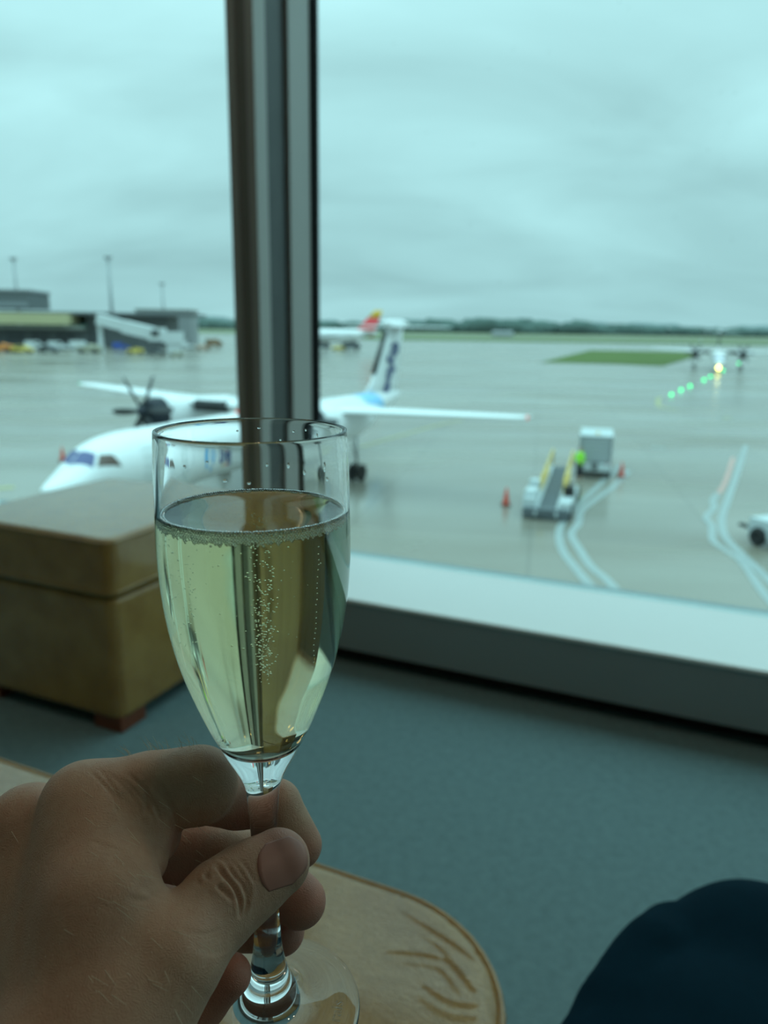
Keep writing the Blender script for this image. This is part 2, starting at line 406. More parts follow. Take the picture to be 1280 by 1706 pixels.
ap.add([(-S, 2.6, 0), (S, 2.6, 0), (S, 4200, 0), (-S, 4200, 0), (-S, 2.6, -1), (S, 2.6, -1), (S, 4200, -1), (-S, 4200, -1)],
       [(0, 1, 2, 3), (7, 6, 5, 4), (0, 4, 5, 1), (1, 5, 6, 2), (2, 6, 7, 3), (3, 7, 4, 0)])
apron = ap.build('apron_ground', apron_mat()); apron.location = (0, 0, GZ); tag(apron, kind='structure')

def gp(px, py, dz=0.0):
    p = on_z(px, py, GZ + dz); return p
m_paint_w = mat('white_paint', (0.30, 0.33, 0.325), 0.4, var=0.1, vscale=1.5)
m_paint_y = mat('yellow_paint', (0.36, 0.33, 0.15), 0.45, var=0.15, vscale=1.0)
m_paint_r = mat('pale_red_paint', (0.55, 0.30, 0.26), 0.45, var=0.15, vscale=1.0)
def stripe(name, pix, width, m, n=6):
    pts = catmull([gp(*p)[:2] for p in pix], n); mb = MB(); V = []; Fc = []
    for i, p in enumerate(pts):
        t = pts[min(i + 1, len(pts) - 1)] - pts[max(i - 1, 0)]; t /= np.linalg.norm(t); q = np.array([-t[1], t[0]]) * width / 2
        for z in (0.004, 0.016):
            V += [(*(p - q), z), (*(p + q), z)]
    for i in range(len(pts) - 1):
        a, b = i * 4, i * 4 + 4
        Fc += [(a + 2, a + 3, b + 3, b + 2), (a, a + 2, b + 2, b), (a + 3, a + 1, b + 1, b + 3)]
    o = mb.add(V, Fc).build(name, m, apron); return o
stripe('painted_line', [(1036, 774), (1012, 796), (965, 840), (940, 868), (932, 890), (938, 918), (960, 948), (985, 978), (1012, 1012)], 0.33, m_paint_w)
stripe('painted_line', [(1048, 784), (1028, 806), (990, 834), (968, 852), (964, 872), (952, 890), (966, 916), (985, 944), (1010, 965), (1040, 998), (1056, 1020)], 0.33, m_paint_w)
stripe('painted_line', [(1243, 742), (1228, 790), (1212, 835), (1203, 865), (1208, 893), (1228, 916), (1258, 944), (1300, 985)], 0.33, m_paint_w)
stripe('painted_line', [(1196, 822), (1188, 834), (1190, 846), (1177, 862), (1186, 876), (1188, 900), (1206, 915), (1236, 936), (1270, 985), (1300, 1020)], 0.3, m_paint_w)
stripe('painted_line', [(1222, 762), (1210, 800), (1198, 822)], 0.22, m_paint_r)
stripe('painted_line', [(1100, 662), (1096, 670), (1102, 678), (1130, 683)], 0.5, m_paint_y)
stripe('painted_line', [(600, 745), (680, 722), (735, 707), (770, 700)], 0.28, m_paint_y)
stripe('painted_line', [(-60, 818), (-20, 815), (24, 812)], 0.65, m_paint_y)
stripe('painted_line', [(1085, 745), (1108, 747)], 0.5, m_paint_w)
stripe('painted_line', [(1204, 697), (1218, 696)], 0.5, m_paint_y)

# grass
m_grass = mat('wet_grass', (0.085, 0.125, 0.03), 0.9, var=0.25, vscale=0.05, spec=0.2)
m_field = mat('far_field', (0.17, 0.19, 0.115), 0.9, var=0.2, vscale=0.01, spec=0.2)
def patch(name, pts, m, label, h=0.12):
    n = len(pts); V = [(p[0], p[1], GZ + 0.02) for p in pts] + [(p[0], p[1], GZ + h) for p in pts]
    Fc = [tuple(range(n, 2 * n))] + [(i, (i + 1) % n, n + (i + 1) % n, n + i) for i in range(n)]
    o = MB().add(V, Fc).build(name, m); tag(o, label, 'grass', kind='stuff'); return o
patch('grass_island', [gp(902, 604), gp(1000, 606), gp(1105, 610), gp(1140, 600), gp(1162, 592), gp(1168, 588), gp(1100, 586), gp(985, 584), gp(950, 592)], m_grass,
      'green mown grass island in the middle of the wet taxiways')
def quad(y0, y1, x0, x1): return [(x0, y0, 0), (x1, y0, 0), (x1, y1, 0), (x0, y1, 0)]
patch('grass_strip', quad(510, 640, -60, 800), m_grass, 'bright green grass strip beyond the far taxiway')
patch('grass_verge', quad(700, 1340, -900, 1500), m_field, 'pale green airfield grass in front of the tree line')

# ------------------------------------------------------------------ tree line (nobody could count it)
m_tree = mat('haze_tinted_trees', (0.10, 0.145, 0.13), 0.95, var=0.3, vscale=0.02, spec=0.1)  # distance haze is mixed into this muted grey-green
def blob_mesh(seed, sub=2):
    bm = bmesh.new(); bmesh.ops.create_icosphere(bm, subdivisions=sub, radius=1); r = random.Random(seed)
    for v in bm.verts: v.co *= 1 + r.uniform(-.22, .22)
    vs = [v.co.copy() for v in bm.verts]; fs = [[v.index for v in f.verts] for f in bm.faces]; bm.free(); return vs, fs
blobs = [blob_mesh(i) for i in range(5)]
tl = MB()
for i in range(520):
    x = rnd.uniform(-1500, 1900); y = 1480 + rnd.uniform(-60, 120) + abs(x) * 0.05
    h = rnd.uniform(8, 14) * (1.0 + 0.22 * math.sin(x * 0.006) * math.sin(x * 0.0021 + 1))
    if 60 < x < 420: h *= 1.12
    vs, fs = blobs[i % 5]; w = h * rnd.uniform(1.0, 2.1)
    tl.add([(x + v.x * w, y + v.y * w * .6, GZ + h * .55 + v.z * h) for v in vs], fs)
tag(tl.build('tree_line', m_tree, None, True), 'hazy dark row of trees along the whole horizon', 'trees', kind='stuff')
hl = MB()
for i in range(150):
    x = rnd.uniform(-2400, 2500); y = 2900 + rnd.uniform(-100, 100); vs, fs = blobs[i % 5]; h = rnd.uniform(10, 26)
    hl.add([(x + v.x * 90, y + v.y * 30, GZ + h * .5 + v.z * h) for v in vs], fs)
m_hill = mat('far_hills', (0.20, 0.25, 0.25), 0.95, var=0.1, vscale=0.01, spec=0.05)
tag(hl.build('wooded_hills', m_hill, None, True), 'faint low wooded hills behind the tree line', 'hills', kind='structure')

# ------------------------------------------------------------------ twin turboprop airliner
m_pw = mat('aircraft_white', (0.80, 0.81, 0.82), 0.30, var=0.03, vscale=0.6, coat=0.2)
m_pgrey = mat('belly_grey', (0.42, 0.44, 0.45), 0.4, var=0.05)
m_navy = mat('navy_paint', (0.012, 0.017, 0.028), 0.6, var=0.1)
m_letter = mat('navy_lettering', (0.03, 0.06, 0.20), 0.4)
m_blue = mat('light_blue_paint', (0.10, 0.42, 0.75), 0.4, var=0.08)
m_swoosh = mat('pale_blue_paint', (0.25, 0.55, 0.85), 0.4, var=0.15, vscale=0.8)
m_red = mat('red_lettering', (0.7, 0.06, 0.04), 0.4)
m_orange = mat('orange_lettering', (0.75, 0.42, 0.08), 0.4)
m_boot = mat('rubber_boot', (0.015, 0.016, 0.017), 0.55)
m_blade = mat('propeller_blade', (0.03, 0.032, 0.035), 0.45)
m_win = mat('aircraft_glass', (0.02, 0.03, 0.08), 0.12, spec=0.8)
m_winb = mat('brown_cockpit_glass', (0.10, 0.055, 0.04), 0.2, spec=0.6)
m_winblue = mat('blue_reflection_glass', (0.06, 0.075, 0.22), 0.2, spec=0.6)  # blue of the windscreen's reflection is put into the glass colour
m_tyre = mat('tyre_rubber', (0.015, 0.015, 0.015), 0.8)
m_metal = mat('bare_metal', (0.45, 0.45, 0.45), 0.35, metal=0.7)
m_navred = mat('red_beacon', (0.8, 0.05, 0.03), 0.3, emit=(1, 0.08, 0.04), estr=0.7)
m_land = mat('landing_lamp', (1, 0.85, 0.5), 0.3, emit=(1.0, 0.55, 0.12), estr=22.0)

FUS = np.array([  # x, half width, half height, centre z
    (0.00, 0.06, 0.05, 2.02), (0.25, 0.30, 0.17, 2.02), (0.55, 0.52, 0.30, 2.03), (1.0, 0.76, 0.48, 2.08), (1.35, 0.90, 0.62, 2.15),
    (2.0, 1.06, 0.98, 2.32), (2.6, 1.18, 1.14, 2.42), (3.3, 1.28, 1.26, 2.45), (4.2, 1.335, 1.335, 2.46), (5.5, 1.345, 1.345, 2.46), (9, 1.345, 1.345, 2.46), (14, 1.345, 1.345, 2.46),
    (19, 1.345, 1.345, 2.46), (22, 1.30, 1.28, 2.52), (24.5, 1.12, 1.10, 2.68), (27, 0.88, 0.88, 2.88), (29.5, 0.58, 0.62, 3.10), (31.5, 0.30, 0.34, 3.30), (32.4, 0.08, 0.1, 3.42)])
def fus_at(x):
    return [np.interp(x, FUS[:, 0], FUS[:, i]) for i in (1, 2, 3)]
def fus_pt(x, th, off=0.0):
    # th: angle from straight up, positive towards port (-y)
    a, b, z = fus_at(x)
    return np.array([x, -(a + off) * math.sin(th), z + (b + off) * math.cos(th)])
def fus_patch(name, x0, x1, t0, t1, m, parent, off=0.012, nx=4, nt_=4, skew=0.0):
    V = []; Fc = []
    for j in range(nt_ + 1):
        for i in range(nx + 1):
            x = x0 + (x1 - x0) * i / nx + skew * (j / nt_ - .5); V.append(fus_pt(x, t0 + (t1 - t0) * j / nt_, off))
    n = len(V); V += [fus_pt(v[0], t0 + (t1 - t0) * (k // (nx + 1)) / nt_, off - .03) for k, v in enumerate(V)]
    for j in range(nt_):
        for i in range(nx):
            a = j * (nx + 1) + i; Fc.append((a, a + 1, a + nx + 2, a + nx + 1)); Fc.append((n + a, n + a + nx + 1, n + a + nx + 2, n + a + 1))
    ring = [i for i in range(nx + 1)] + [(j + 1) * (nx + 1) - 1 for j in range(1, nt_ + 1)] + [nt_ * (nx + 1) + i for i in range(nx - 1, -1, -1)] + [j * (nx + 1) for j in range(nt_ - 1, 0, -1)]
    for k in range(len(ring)):
        a, b = ring[k], ring[(k + 1) % len(ring)]; Fc.append((a, b, n + b, n + a))
    return MB().add(V, Fc).build(name, m, parent)
def fus_quad(name, c, m, parent, off=0.015, n=6):
    # c: four corners as (x, angle), in order round the pane
    V = []; Fc = []
    for j in range(n + 1):
        for i in range(n + 1):
            u, v = i / n, j / n
            x = (c[0][0] * (1 - u) + c[1][0] * u) * (1 - v) + (c[3][0] * (1 - u) + c[2][0] * u) * v
            t = (c[0][1] * (1 - u) + c[1][1] * u) * (1 - v) + (c[3][1] * (1 - u) + c[2][1] * u) * v
            V.append((x, t))
    N0 = len(V); P = [fus_pt(x, t, off) for x, t in V] + [fus_pt(x, t, off - .03) for x, t in V]
    for j in range(n):
        for i in range(n):
            a = j * (n + 1) + i; Fc += [(a, a + 1, a + n + 2, a + n + 1), (N0 + a, N0 + a + n + 1, N0 + a + n + 2, N0 + a + 1)]
    ring = list(range(n + 1)) + [(j + 1) * (n + 1) - 1 for j in range(1, n + 1)] + [n * (n + 1) + i for i in range(n - 1, -1, -1)] + [j * (n + 1) for j in range(n - 1, 0, -1)]
    for k in range(len(ring)):
        a, b = ring[k], ring[(k + 1) % len(ring)]; Fc.append((a, b, N0 + b, N0 + a))
    return MB().add(P, Fc).build(name, m, parent)
def aero(le, chord, thick, z0, n=9):
    """closed airfoil ring in the x-z plane, as (x, z) pairs"""
    xs = [0.5 * (1 - math.cos(math.pi * i / n)) for i in range(n + 1)]
    f = lambda t: 5 * (0.2969 * math.sqrt(t) - .126 * t - .3516 * t * t + .2843 * t ** 3 - .1036 * t ** 4)
    up = [(le + chord * t, z0 + thick * f(t) * 1.15) for t in xs]; lo = [(le + chord * t, z0 - thick * f(t) * 0.85) for t in xs[-2:0:-1]]
    return up + lo
def text_mesh(body, size=1.0, bold=0.0):
    cu = bpy.data.curves.new('lettering', 'FONT'); cu.body = body; cu.size = size; cu.offset = bold; cu.resolution_u = 3
    o = bpy.data.objects.new('lettering_tmp', cu); COL.objects.link(o)
    bpy.context.view_layer.update()
    me = bpy.data.meshes.new_from_object(o.evaluated_get(bpy.context.evaluated_depsgraph_get()))
    bpy.data.objects.remove(o); V = [tuple(v.co) for v in me.vertices]; Fc = [tuple(p.vertices) for p in me.polygons]; bpy.data.meshes.remove(me)
    return V, Fc
def fus_text(body, x0, zc, size, m, parent, name='lettering'):
    """letters wrapped round the port side; they read from nose to tail"""
    V, Fc = text_mesh(body, size, size * 0.03); out = []
    for u, v, _ in V:
        x = x0 + u; a, b, z = fus_at(x); th = math.pi / 2 - (v + zc) / b
        out.append(fus_pt(x, th, 0.02))
    return MB().add(out, Fc).build(name, m, parent, fix=False)

def make_turboprop(label, livery, lamp):
    r = empty('turboprop_airliner'); tag(r, label, 'airplane')
    rings = []
    for i in range(64):
        x = FUS[0, 0] + (FUS[-1, 0] - FUS[0, 0]) * (i / 63) ** 1.25
        rings.append([fus_pt(x, 2 * math.pi * k / 32) for k in range(32)])
    MB().loft(rings).build('fuselage', m_pw, r, True)
    # windscreen, side glass, cabin windows, doors
    for sg_ in (1, -1):
        fus_quad('windscreen', [(1.37, sg_ * .03), (1.74, sg_ * 1.0), (2.12, sg_ * .64), (1.92, sg_ * .03)], m_winblue, r)
        fus_quad('side_window', [(1.90, sg_ * 1.10), (2.88, sg_ * 1.42), (2.68, sg_ * .96), (2.20, sg_ * .72)], m_winb if sg_ > 0 else m_winblue, r)
        for k in range(19):
            x = 5.6 + k * 0.86
            if livery and sg_ > 0 and x < 10.4: continue
            fus_patch('cabin_window', x, x + .3, sg_ * 1.16, sg_ * 1.46, m_win, r, nx=2, nt_=2)
    dr = fus_patch('passenger_door', 4.05, 4.85, 0.95, 2.1, mat('door_white', (0.70, 0.72, 0.73), 0.35), r, off=0.015)
    fus_patch('door_handle', 4.65, 4.75, 1.5, 1.55, m_metal, dr, off=0.03, nx=1, nt_=1)
    if livery:
        fus_text('fly', 6.75, -0.42, 1.32, m_blue, r); fus_text('be', 8.15, -0.30, 1.22, m_letter, r)
        fus_text('.c', 8.45, -0.62, 0.46, m_orange, r); fus_text('o', 8.86, -0.62, 0.46, m_red, r); fus_text('m', 9.14, -0.62, 0.46, m_letter, r)
        fus_patch('tail_swoosh', 24.9, 27.6, -0.9, 2.0, m_swoosh, r, off=0.012, nx=8, nt_=14, skew=1.2)
    # wing: one piece over the fuselage, slight dihedral
    secs = []
    for y, le, ch, th, z in ((-14.2, 15.15, 1.35, .13, 4.13), (-13.6, 14.9, 1.65, .17, 4.12), (-4.6, 13.6, 2.95, .42, 3.98), (0, 13.5, 3.05, .46, 3.92), (4.6, 13.6, 2.95, .42, 3.98), (13.6, 14.9, 1.65, .17, 4.42), (14.2, 15.15, 1.35, .13, 4.45)):
        secs.append([(x, y, zz) for x, zz in aero(le, ch, th, z)])
    MB().loft(secs).build('wing', m_pw, r, True)
    MB().loft([[(13.0 + 4.2 * t, 0.75 * math.sin(a) * s_, 3.55 + .42 * math.cos(a) * s_) for a in [2 * math.pi * k / 16 for k in range(16)]]
               for t, s_ in ((0, .2), (.08, .7), (.25, 1), (.7, 1), (.92, .7), (1, .25))]).build('wing_fairing', m_pw, r, True)
    for sg_ in (-1, 1):
        z2 = 4.12 if sg_ < 0 else 4.44
        b = MB(); b.loft([[(13.66 + .24 * math.cos(a), sg_ * y, 3.86 + .31 * math.sin(a)) for a in [2 * math.pi * k / 14 for k in range(14)]] for y in (1.7, 3.8)])
        b.build('deice_boot', m_boot, r, True)
        MB().lathe([(0, -.10), (.05, -.07), (.065, 0), (.04, .10), (0, .13)], 12, (15.3, sg_ * 14.22, z2 + .01)).build('navigation_light', m_navred if sg_ < 0 else mat('green_beacon', (0.05, 0.6, 0.2), 0.3), r, True)
        # nacelle
        N_ = []
        for t, w, h, zc in ((10.75, .46, .60, 3.62), (11.0, .60, .80, 3.56), (11.9, .68, .92, 3.46), (13.2, .70, .94, 3.38), (16, .66, .86, 3.32), (17.6, .50, .62, 3.46), (18.8, .22, .25, 3.64)):
            N_.append([(t, sg_ * 4.75 + w * math.sin(a), zc + h * math.cos(a)) for a in [2 * math.pi * k / 20 for k in range(20)]])
        nc = MB().loft(N_[2:]).build('nacelle', m_pw, r, True)
        MB().loft([[(p[0], p[1] * 1 + (p[1] - sg_ * 4.75) * .012, p[2]) for p in q] for q in N_[:3]]).build('nacelle_front', m_navy, r, True)
        MB().lathe([(0.02, -.03), (.24, -.03), (.24, .06), (0.02, .06)], 18, (10.74, sg_ * 4.75, 3.22), axis='x').build('intake', m_dark, nc)
        # propeller at rest: spinner and six blades
        sp = MB().lathe([(0, 0), (.12, .06), (.22, .2), (.29, .42), (.31, .62)], 18, (10.15, sg_ * 4.75, 3.75), axis='x').build('spinner', m_navy, r, True)
        for k in range(6):
            a = math.radians(60 * k + 35); u = np.array([0, math.sin(a), math.cos(a)]); w = np.array([0, math.cos(a), -math.sin(a)]); ex = np.array([1.0, 0, 0])
            sec = []
            for rad, ch, th, tw in ((.25, .18, .12, 1.2), (.6, .30, .08, 1.15), (1.2, .42, .05, 1.1), (1.8, .38, .035, 1.05), (2.05, .22, .02, 1.0)):
                cdir = ex * math.cos(tw) + w * math.sin(tw); tdir = -ex * math.sin(tw) + w * math.cos(tw); ctr = np.array([10.55, sg_ * 4.75, 3.75]) + u * rad
                sec.append([ctr + cdir * ch / 2 * math.cos(q) + tdir * th / 2 * math.sin(q) for q in [2 * math.pi * j / 10 for j in range(10)]])
            MB().loft(sec).build('propeller_blade', m_blade, r, True)
        # main gear
        g = MB().tube([(16.2, sg_ * 4.75, 2.7), (16.35, sg_ * 4.75, .5)], .09, 10).tube([(15.4, sg_ * 4.75, 2.7), (16.3, sg_ * 4.75, 1.2)], .05, 8).tube([(16.35, sg_ * 4.75 - .3, .48), (16.35, sg_ * 4.75 + .3, .48)], .06, 8).build('main_gear', m_metal, r, True)
        for dy in (-.27, .27):
            MB().lathe([(0.12, -.13), (.40, -.13), (.47, -.08), (.48, 0), (.47, .08), (.40, .13), (.12, .13)], 20, (16.35, sg_ * 4.75 + dy, .48), axis='y', closed=True).build('wheel', m_tyre, g, True)
    g = MB().tube([(2.5, 0, 1.6), (2.35, 0, .35)], .07, 10).tube([(2.35, -.2, .34), (2.35, .2, .34)], .05, 8).build('nose_gear', m_metal, r, True)
    for dy in (-.17, .17):
        MB().lathe([(0.08, -.09), (.27, -.09), (.33, -.05), (.34, 0), (.33, .05), (.27, .09), (.08, .09)], 18, (2.35, dy, .34), axis='y', closed=True).build('wheel', m_tyre, g, True)
    # fin, rudder, tailplane
    fs = []
    for z, le, ch, th in ((3.3, 25.6, 6.4, .36), (4.3, 27.3, 4.6, .34), (6.2, 28.7, 3.6, .30), (8.3, 29.9, 2.9, .26)):
        fs.append([(x, y - 0, z) for x, y in [(p[0], p[1]) for p in aero(le, ch, th, 0)]])
    MB().loft(fs).build('fin', m_pw, r, True)
    MB().tube([(27.85, 0, 5.05), (29.7, 0, 7.85)], [.19, .16], 8).build('fin_boot', m_boot, r, True)
    ts = []
    for y, le, ch, th in ((-4.1, 30.6, 0.9, .06), (-3.8, 30.3, 1.2, .08), (0, 29.3, 2.4, .13), (3.8, 30.3, 1.2, .08), (4.1, 30.6, 0.9, .06)):
        ts.append([(x, y, z) for x, z in aero(le + .5, ch, th, 8.2)])
    MB().loft(ts).build('tailplane', m_pw, r, True)
    MB().loft([[(29.1 + 4.7 * t, .36 * s_ * math.sin(a), 8.42 + .27 * s_ * math.cos(a)) for a in [2 * math.pi * k / 14 for k in range(14)]] for t, s_ in ((0, .1), (.1, .7), (.3, 1), (.7, 1), (1, .15))]).build('tail_bullet', m_pw, r, True)
    if livery:
        # name running down the fin on the port side, a swoosh at its foot
        V, Fc = text_mesh('flybe', 1.75, 0.06); o = []
        for u, v, _ in V:
            t = u / 3.4; z = 7.1 - u * 1.08; xb = 30.3 + (7.9 - z) * -0.40 + v * 1.0 + 0.35
            fr = np.interp(z, [3.3, 4.3, 6.2, 8.3], [.36, .34, .30, .26]); o.append((xb + .15, -fr * .62 - .03, z))
        MB().add(o, Fc).build('fin_lettering', m_letter, r, fix=False)
    MB().lathe([(0, 0), (.09, .02), (.09, .1), (0, .16)], 12, (12.2, 0, 3.80)).build('beacon', m_navred, r, True)
    if lamp:
        for y in (-.0,):
            MB().lathe([(0, -.06), (.30, -.06), (.34, 0), (.30, .06), (0, .06)], 20, (2.15, y, 0.98), axis='x').build('landing_light', m_land, r, True)
    return r
plane = make_turboprop('white twin propeller airliner parked nearest the window, with blue lettering behind its nose', True, False)
plane.location = (-12.78, 27.28, GZ); plane.rotation_euler = (0, 0, 1.129)

taxi = make_turboprop('distant white propeller airliner taxiing head on with its yellow landing lamp lit', False, True)
_n = gp(1197, 622); _t = on_z(1219, 600, GZ + 8.15)
taxi.location = (float(_n[0]), float(_n[1]), GZ); taxi.rotation_euler = (0, 0, math.atan2(math.cos(0.30), math.sin(0.33)) - 0.06)

# far jet with the red and yellow fin
m_jred = mat('jet_red', (0.72, 0.035, 0.045), 0.4, var=0.05)
m_jyel = mat('jet_yellow', (0.80, 0.48, 0.05), 0.4, var=0.05)
def make_jet():
    r = empty('jet_airliner'); tag(r, 'far white jet airliner with red and yellow tail fin, behind the parked propeller airliner', 'airplane')
    R = []
    prof = ((0, .1, 4.9), (.6, .8, 5.0), (2, 1.5, 5.25), (4.5, 1.95, 5.4), (10, 1.98, 5.4), (26, 1.98, 5.4), (31, 1.6, 5.75), (35, .8, 6.3), (37.2, .2, 6.6))
    for x, q, z in prof: R.append([(x, q * math.sin(a), z + q * math.cos(a)) for a in [2 * math.pi * k / 24 for k in range(24)]])
    MB().loft(R).build('fuselage', m_pw, r, True)
    for sg_ in (-1, 1):
        MB().loft([[(x, sg_ * y, z) for x, z in aero(le, ch, th, zz)] for y, le, ch, th, zz in ((0, 12.5, 7.2, .9, 4.3), (6, 16.2, 4.3, .5, 4.6), (16.5, 22.4, 1.6, .2, 5.5))]).build('wing', m_pgrey, r, True)
        MB().lathe([(.5, 0), (.95, .1), (1.1, 1.0), (1.0, 2.5), (.6, 3.8), (.3, 4.0)], 20, (12.6, sg_ * 5.7, 2.9), axis='x').build('engine', m_pgrey, r, True)
        MB().loft([[(x, sg_ * y, z) for x, z in aero(le, ch, th, zz)] for y, le, ch, th, zz in ((0, 31.6, 3.8, .4, 6.6), (6, 35.2, 1.6, .2, 7.1))]).build('tailplane', m_pw, r, True)
        g = MB().tube([(17.5, sg_ * 3.6, 4), (17.5, sg_ * 3.6, .6)], .16, 8).build('main_gear', m_metal, r, True)
        MB().lathe([(.1, -.4), (.58, -.4), (.58, .4), (.1, .4)], 16, (17.5, sg_ * 3.6, .58), axis='y', closed=True).build('wheel', m_tyre, g)
    g = MB().tube([(5, 0, 3.9), (5, 0, .4)], .12, 8).build('nose_gear', m_metal, r, True)
    MB().lathe([(.1, -.25), (.38, -.25), (.38, .25), (.1, .25)], 16, (5, 0, .38), axis='y', closed=True).build('wheel', m_tyre, g)
    fin = lambda zs: [[(x, y, z) for x, y in aero(28.8 + (z - 5.2) * .95, 7.0 - (z - 5.2) * .58, max(.1, .42 - (z - 5.2) * .03), 0)] for z in zs]
    MB().loft(fin((5.2, 8, 10.9))).build('fin', m_jred, r, True)
    MB().loft(fin((10.9, 12.0, 13.0))).build('fin_tip', m_jyel, r, True)
    for k in range(26):
        MB().box((6.5 + k * .9, -1.93, 5.75), (.32, .14, .42)).build('cabin_window', m_win, r)
    return r
jet = make_jet(); jet.location = (-39.5, 228, GZ); jet.rotation_euler = (0, 0, 0.16)

# ------------------------------------------------------------------ terminal, jet bridge, masts
m_tb = mat('terminal_grey', (0.135, 0.145, 0.15), 0.6, var=0.1, vscale=0.05)
m_tl = mat('terminal_light', (0.27, 0.28, 0.29), 0.5, var=0.08, vscale=0.05)
m_cream = mat('terminal_cream', (0.50, 0.45, 0.26), 0.6, var=0.08, vscale=0.1)
m_tdark = mat('terminal_dark_glass', (0.045, 0.05, 0.055), 0.3)  # dark glass for windows, also on the gate openings
m_tg = mat('terminal_green_grey', (0.26, 0.27, 0.24), 0.6, var=0.08)
m_bridge = mat('bridge_white', (0.62, 0.64, 0.65), 0.45, var=0.06, vscale=0.3)
m_tgrn = mat('green_glazing', (0.03, 0.14, 0.12), 0.3)
term = empty('terminal_building', (-116, 266, GZ), 0.12); term.scale = (1.12, 1.12, 1.07); tag(term, 'long low airport terminal with cream band and grey upper storey', 'building')
MB().box((-32, 6, 3.2), (90, 26, 6.4)).build('ground_floor', m_tb, term)
MB().box((-36, 0, 8.5), (91, 30, 3.2)).build('cream_band', m_cream, term)
MB().box((-32, 1, 6.0), (90, 28, 0.9)).build('lower_band', m_tg, term)
MB().box((-20, 4, 10.4), (130, 30, 0.8)).build('roof_slab', m_tb, term)
MB().box((-40, 8, 14.2), (70, 20, 5.2)).build('upper_storey', m_tb, term)
MB().box((-40, 8, 17.1), (71, 21, .7)).build('upper_roof', m_tl, term)
MB().box((-40, -2.1, 12.9), (69.6, .3, 1.3)).build('upper_glazing', m_tl, term)
MB().box((24, 6, 5.0), (24, 22, 9.8)).build('end_bay', m_tb, term)
MB().box((20, -5.2, 8.4), (6.5, .4, 2.6)).build('end_window', m_tdark, term)
for k in range(12):
    MB().box((-73 + k * 7.2, -7.1, 2.9), (4.6, .3, 2.6)).build('gate_opening', m_tdark, term)
pier = empty('pier_building', (-84, 336, GZ), 0.12); pier.scale = (1.08, 1.08, 1.05); tag(pier, 'pale grey box-shaped pier building at the right end of the terminal', 'building')
MB().box((-10, 0, 6.4), (21, 20, 12.8)).build('walls', m_tl, pier); MB().box((-10, 0, 13.1), (21.6, 20.6, .6)).build('roof', m_tg, pier)
MB().box((-31, 2, 5.4), (22, 16, 10.8)).build('link_block', m_tgrn, pier)
for k in range(3): MB().box((-38 + k * 6.5, -6.2, 8.2), (3.0, .4, 3.6)).build('pane', m_tdark, pier)

jb = empty('jet_bridge', tuple(float(v) for v in gp(168, 586)), 0.0); jb.scale = (.86, .9, 1); tag(jb, 'white covered passenger bridge sloping down to the right of the terminal', 'bridge')
a0 = Vector((0, 0, 9.2)); b0 = Vector((17.5, -3, 5.6))
def beam(p, q, w, h, m, name, par):
    d = (q - p); L_ = d.length; c = (p + q) / 2
    return MB().box(c, (L_, w, h), rz=math.atan2(d.y, d.x), ry=-math.asin(d.z / L_)).build(name, m, par)
beam(a0, b0, 3, 2.9, m_bridge, 'tunnel', jb)
beam(a0 + Vector((9, -1.5, -2.0)), b0 + Vector((1.5, 0, -.2)), 3.5, 3.4, m_bridge, 'outer_tunnel', jb)
MB().box((20.5, -3.4, 5.2), (5, 4.6, 3.6)).build('cab', m_bridge, jb); MB().box((20.5, -5.8, 5.5), (2.6, .3, 1.6)).build('cab_window', m_tdark, jb)
MB().lathe([(0, 0), (1.1, 0), (.75, 4.5), (.75, 8), (0, 8)], 16, (0.3, 0, 0)).build('rotunda_column', m_bridge, jb)
MB().box((15, -3, 2.6), (.7, .7, 5.2)).box((17, -3, 2.6), (.7, .7, 5.2)).box((16, -3, .6), (4.5, 2.2, 1.0)).build('lift_frame', m_tb, jb)
MB().box((26, -4, 4.4), (6, 3, 3.2)).box((26, -4, 1.4), (4.2, 2.2, 2.8)).build('service_stair', m_bridge, jb)

m_mast = mat('mast_grey', (0.36, 0.38, 0.39), 0.5, metal=0.2)
for (px, yt, dist, wd) in ((22, 430, 372, 'leftmost, rising behind the upper storey'), (180, 428, 310, 'middle and tallest of the three, above the jet bridge'), (270, 472, 420, 'shortest and rightmost, beside the pier building')):
    d = ray(px, yt); d = d / np.hypot(d[0], d[1]); top = CAM + d * dist; h = float(top[2] - GZ)
    t = empty('light_mast', (float(top[0]), float(top[1]), GZ)); tag(t, 'tall floodlight mast, ' + wd, 'mast', 'floodlight masts')
    MB().tube([(0, 0, 0), (0, 0, h * .5), (0, 0, h)], [.75, .6, .42], 10).build('pole', m_mast, t, True)
    hd = MB().box((0, 0, h), (2.9, 1.2, .35)).box((0, 0, h - .7), (2.2, 1.0, .2)).build('lamp_frame', m_mast, t)
    for k in range(4): MB().box((-1.1 + k * .73, -.5, h - .35), (.5, .4, .55)).build('floodlight', m_tl, hd)

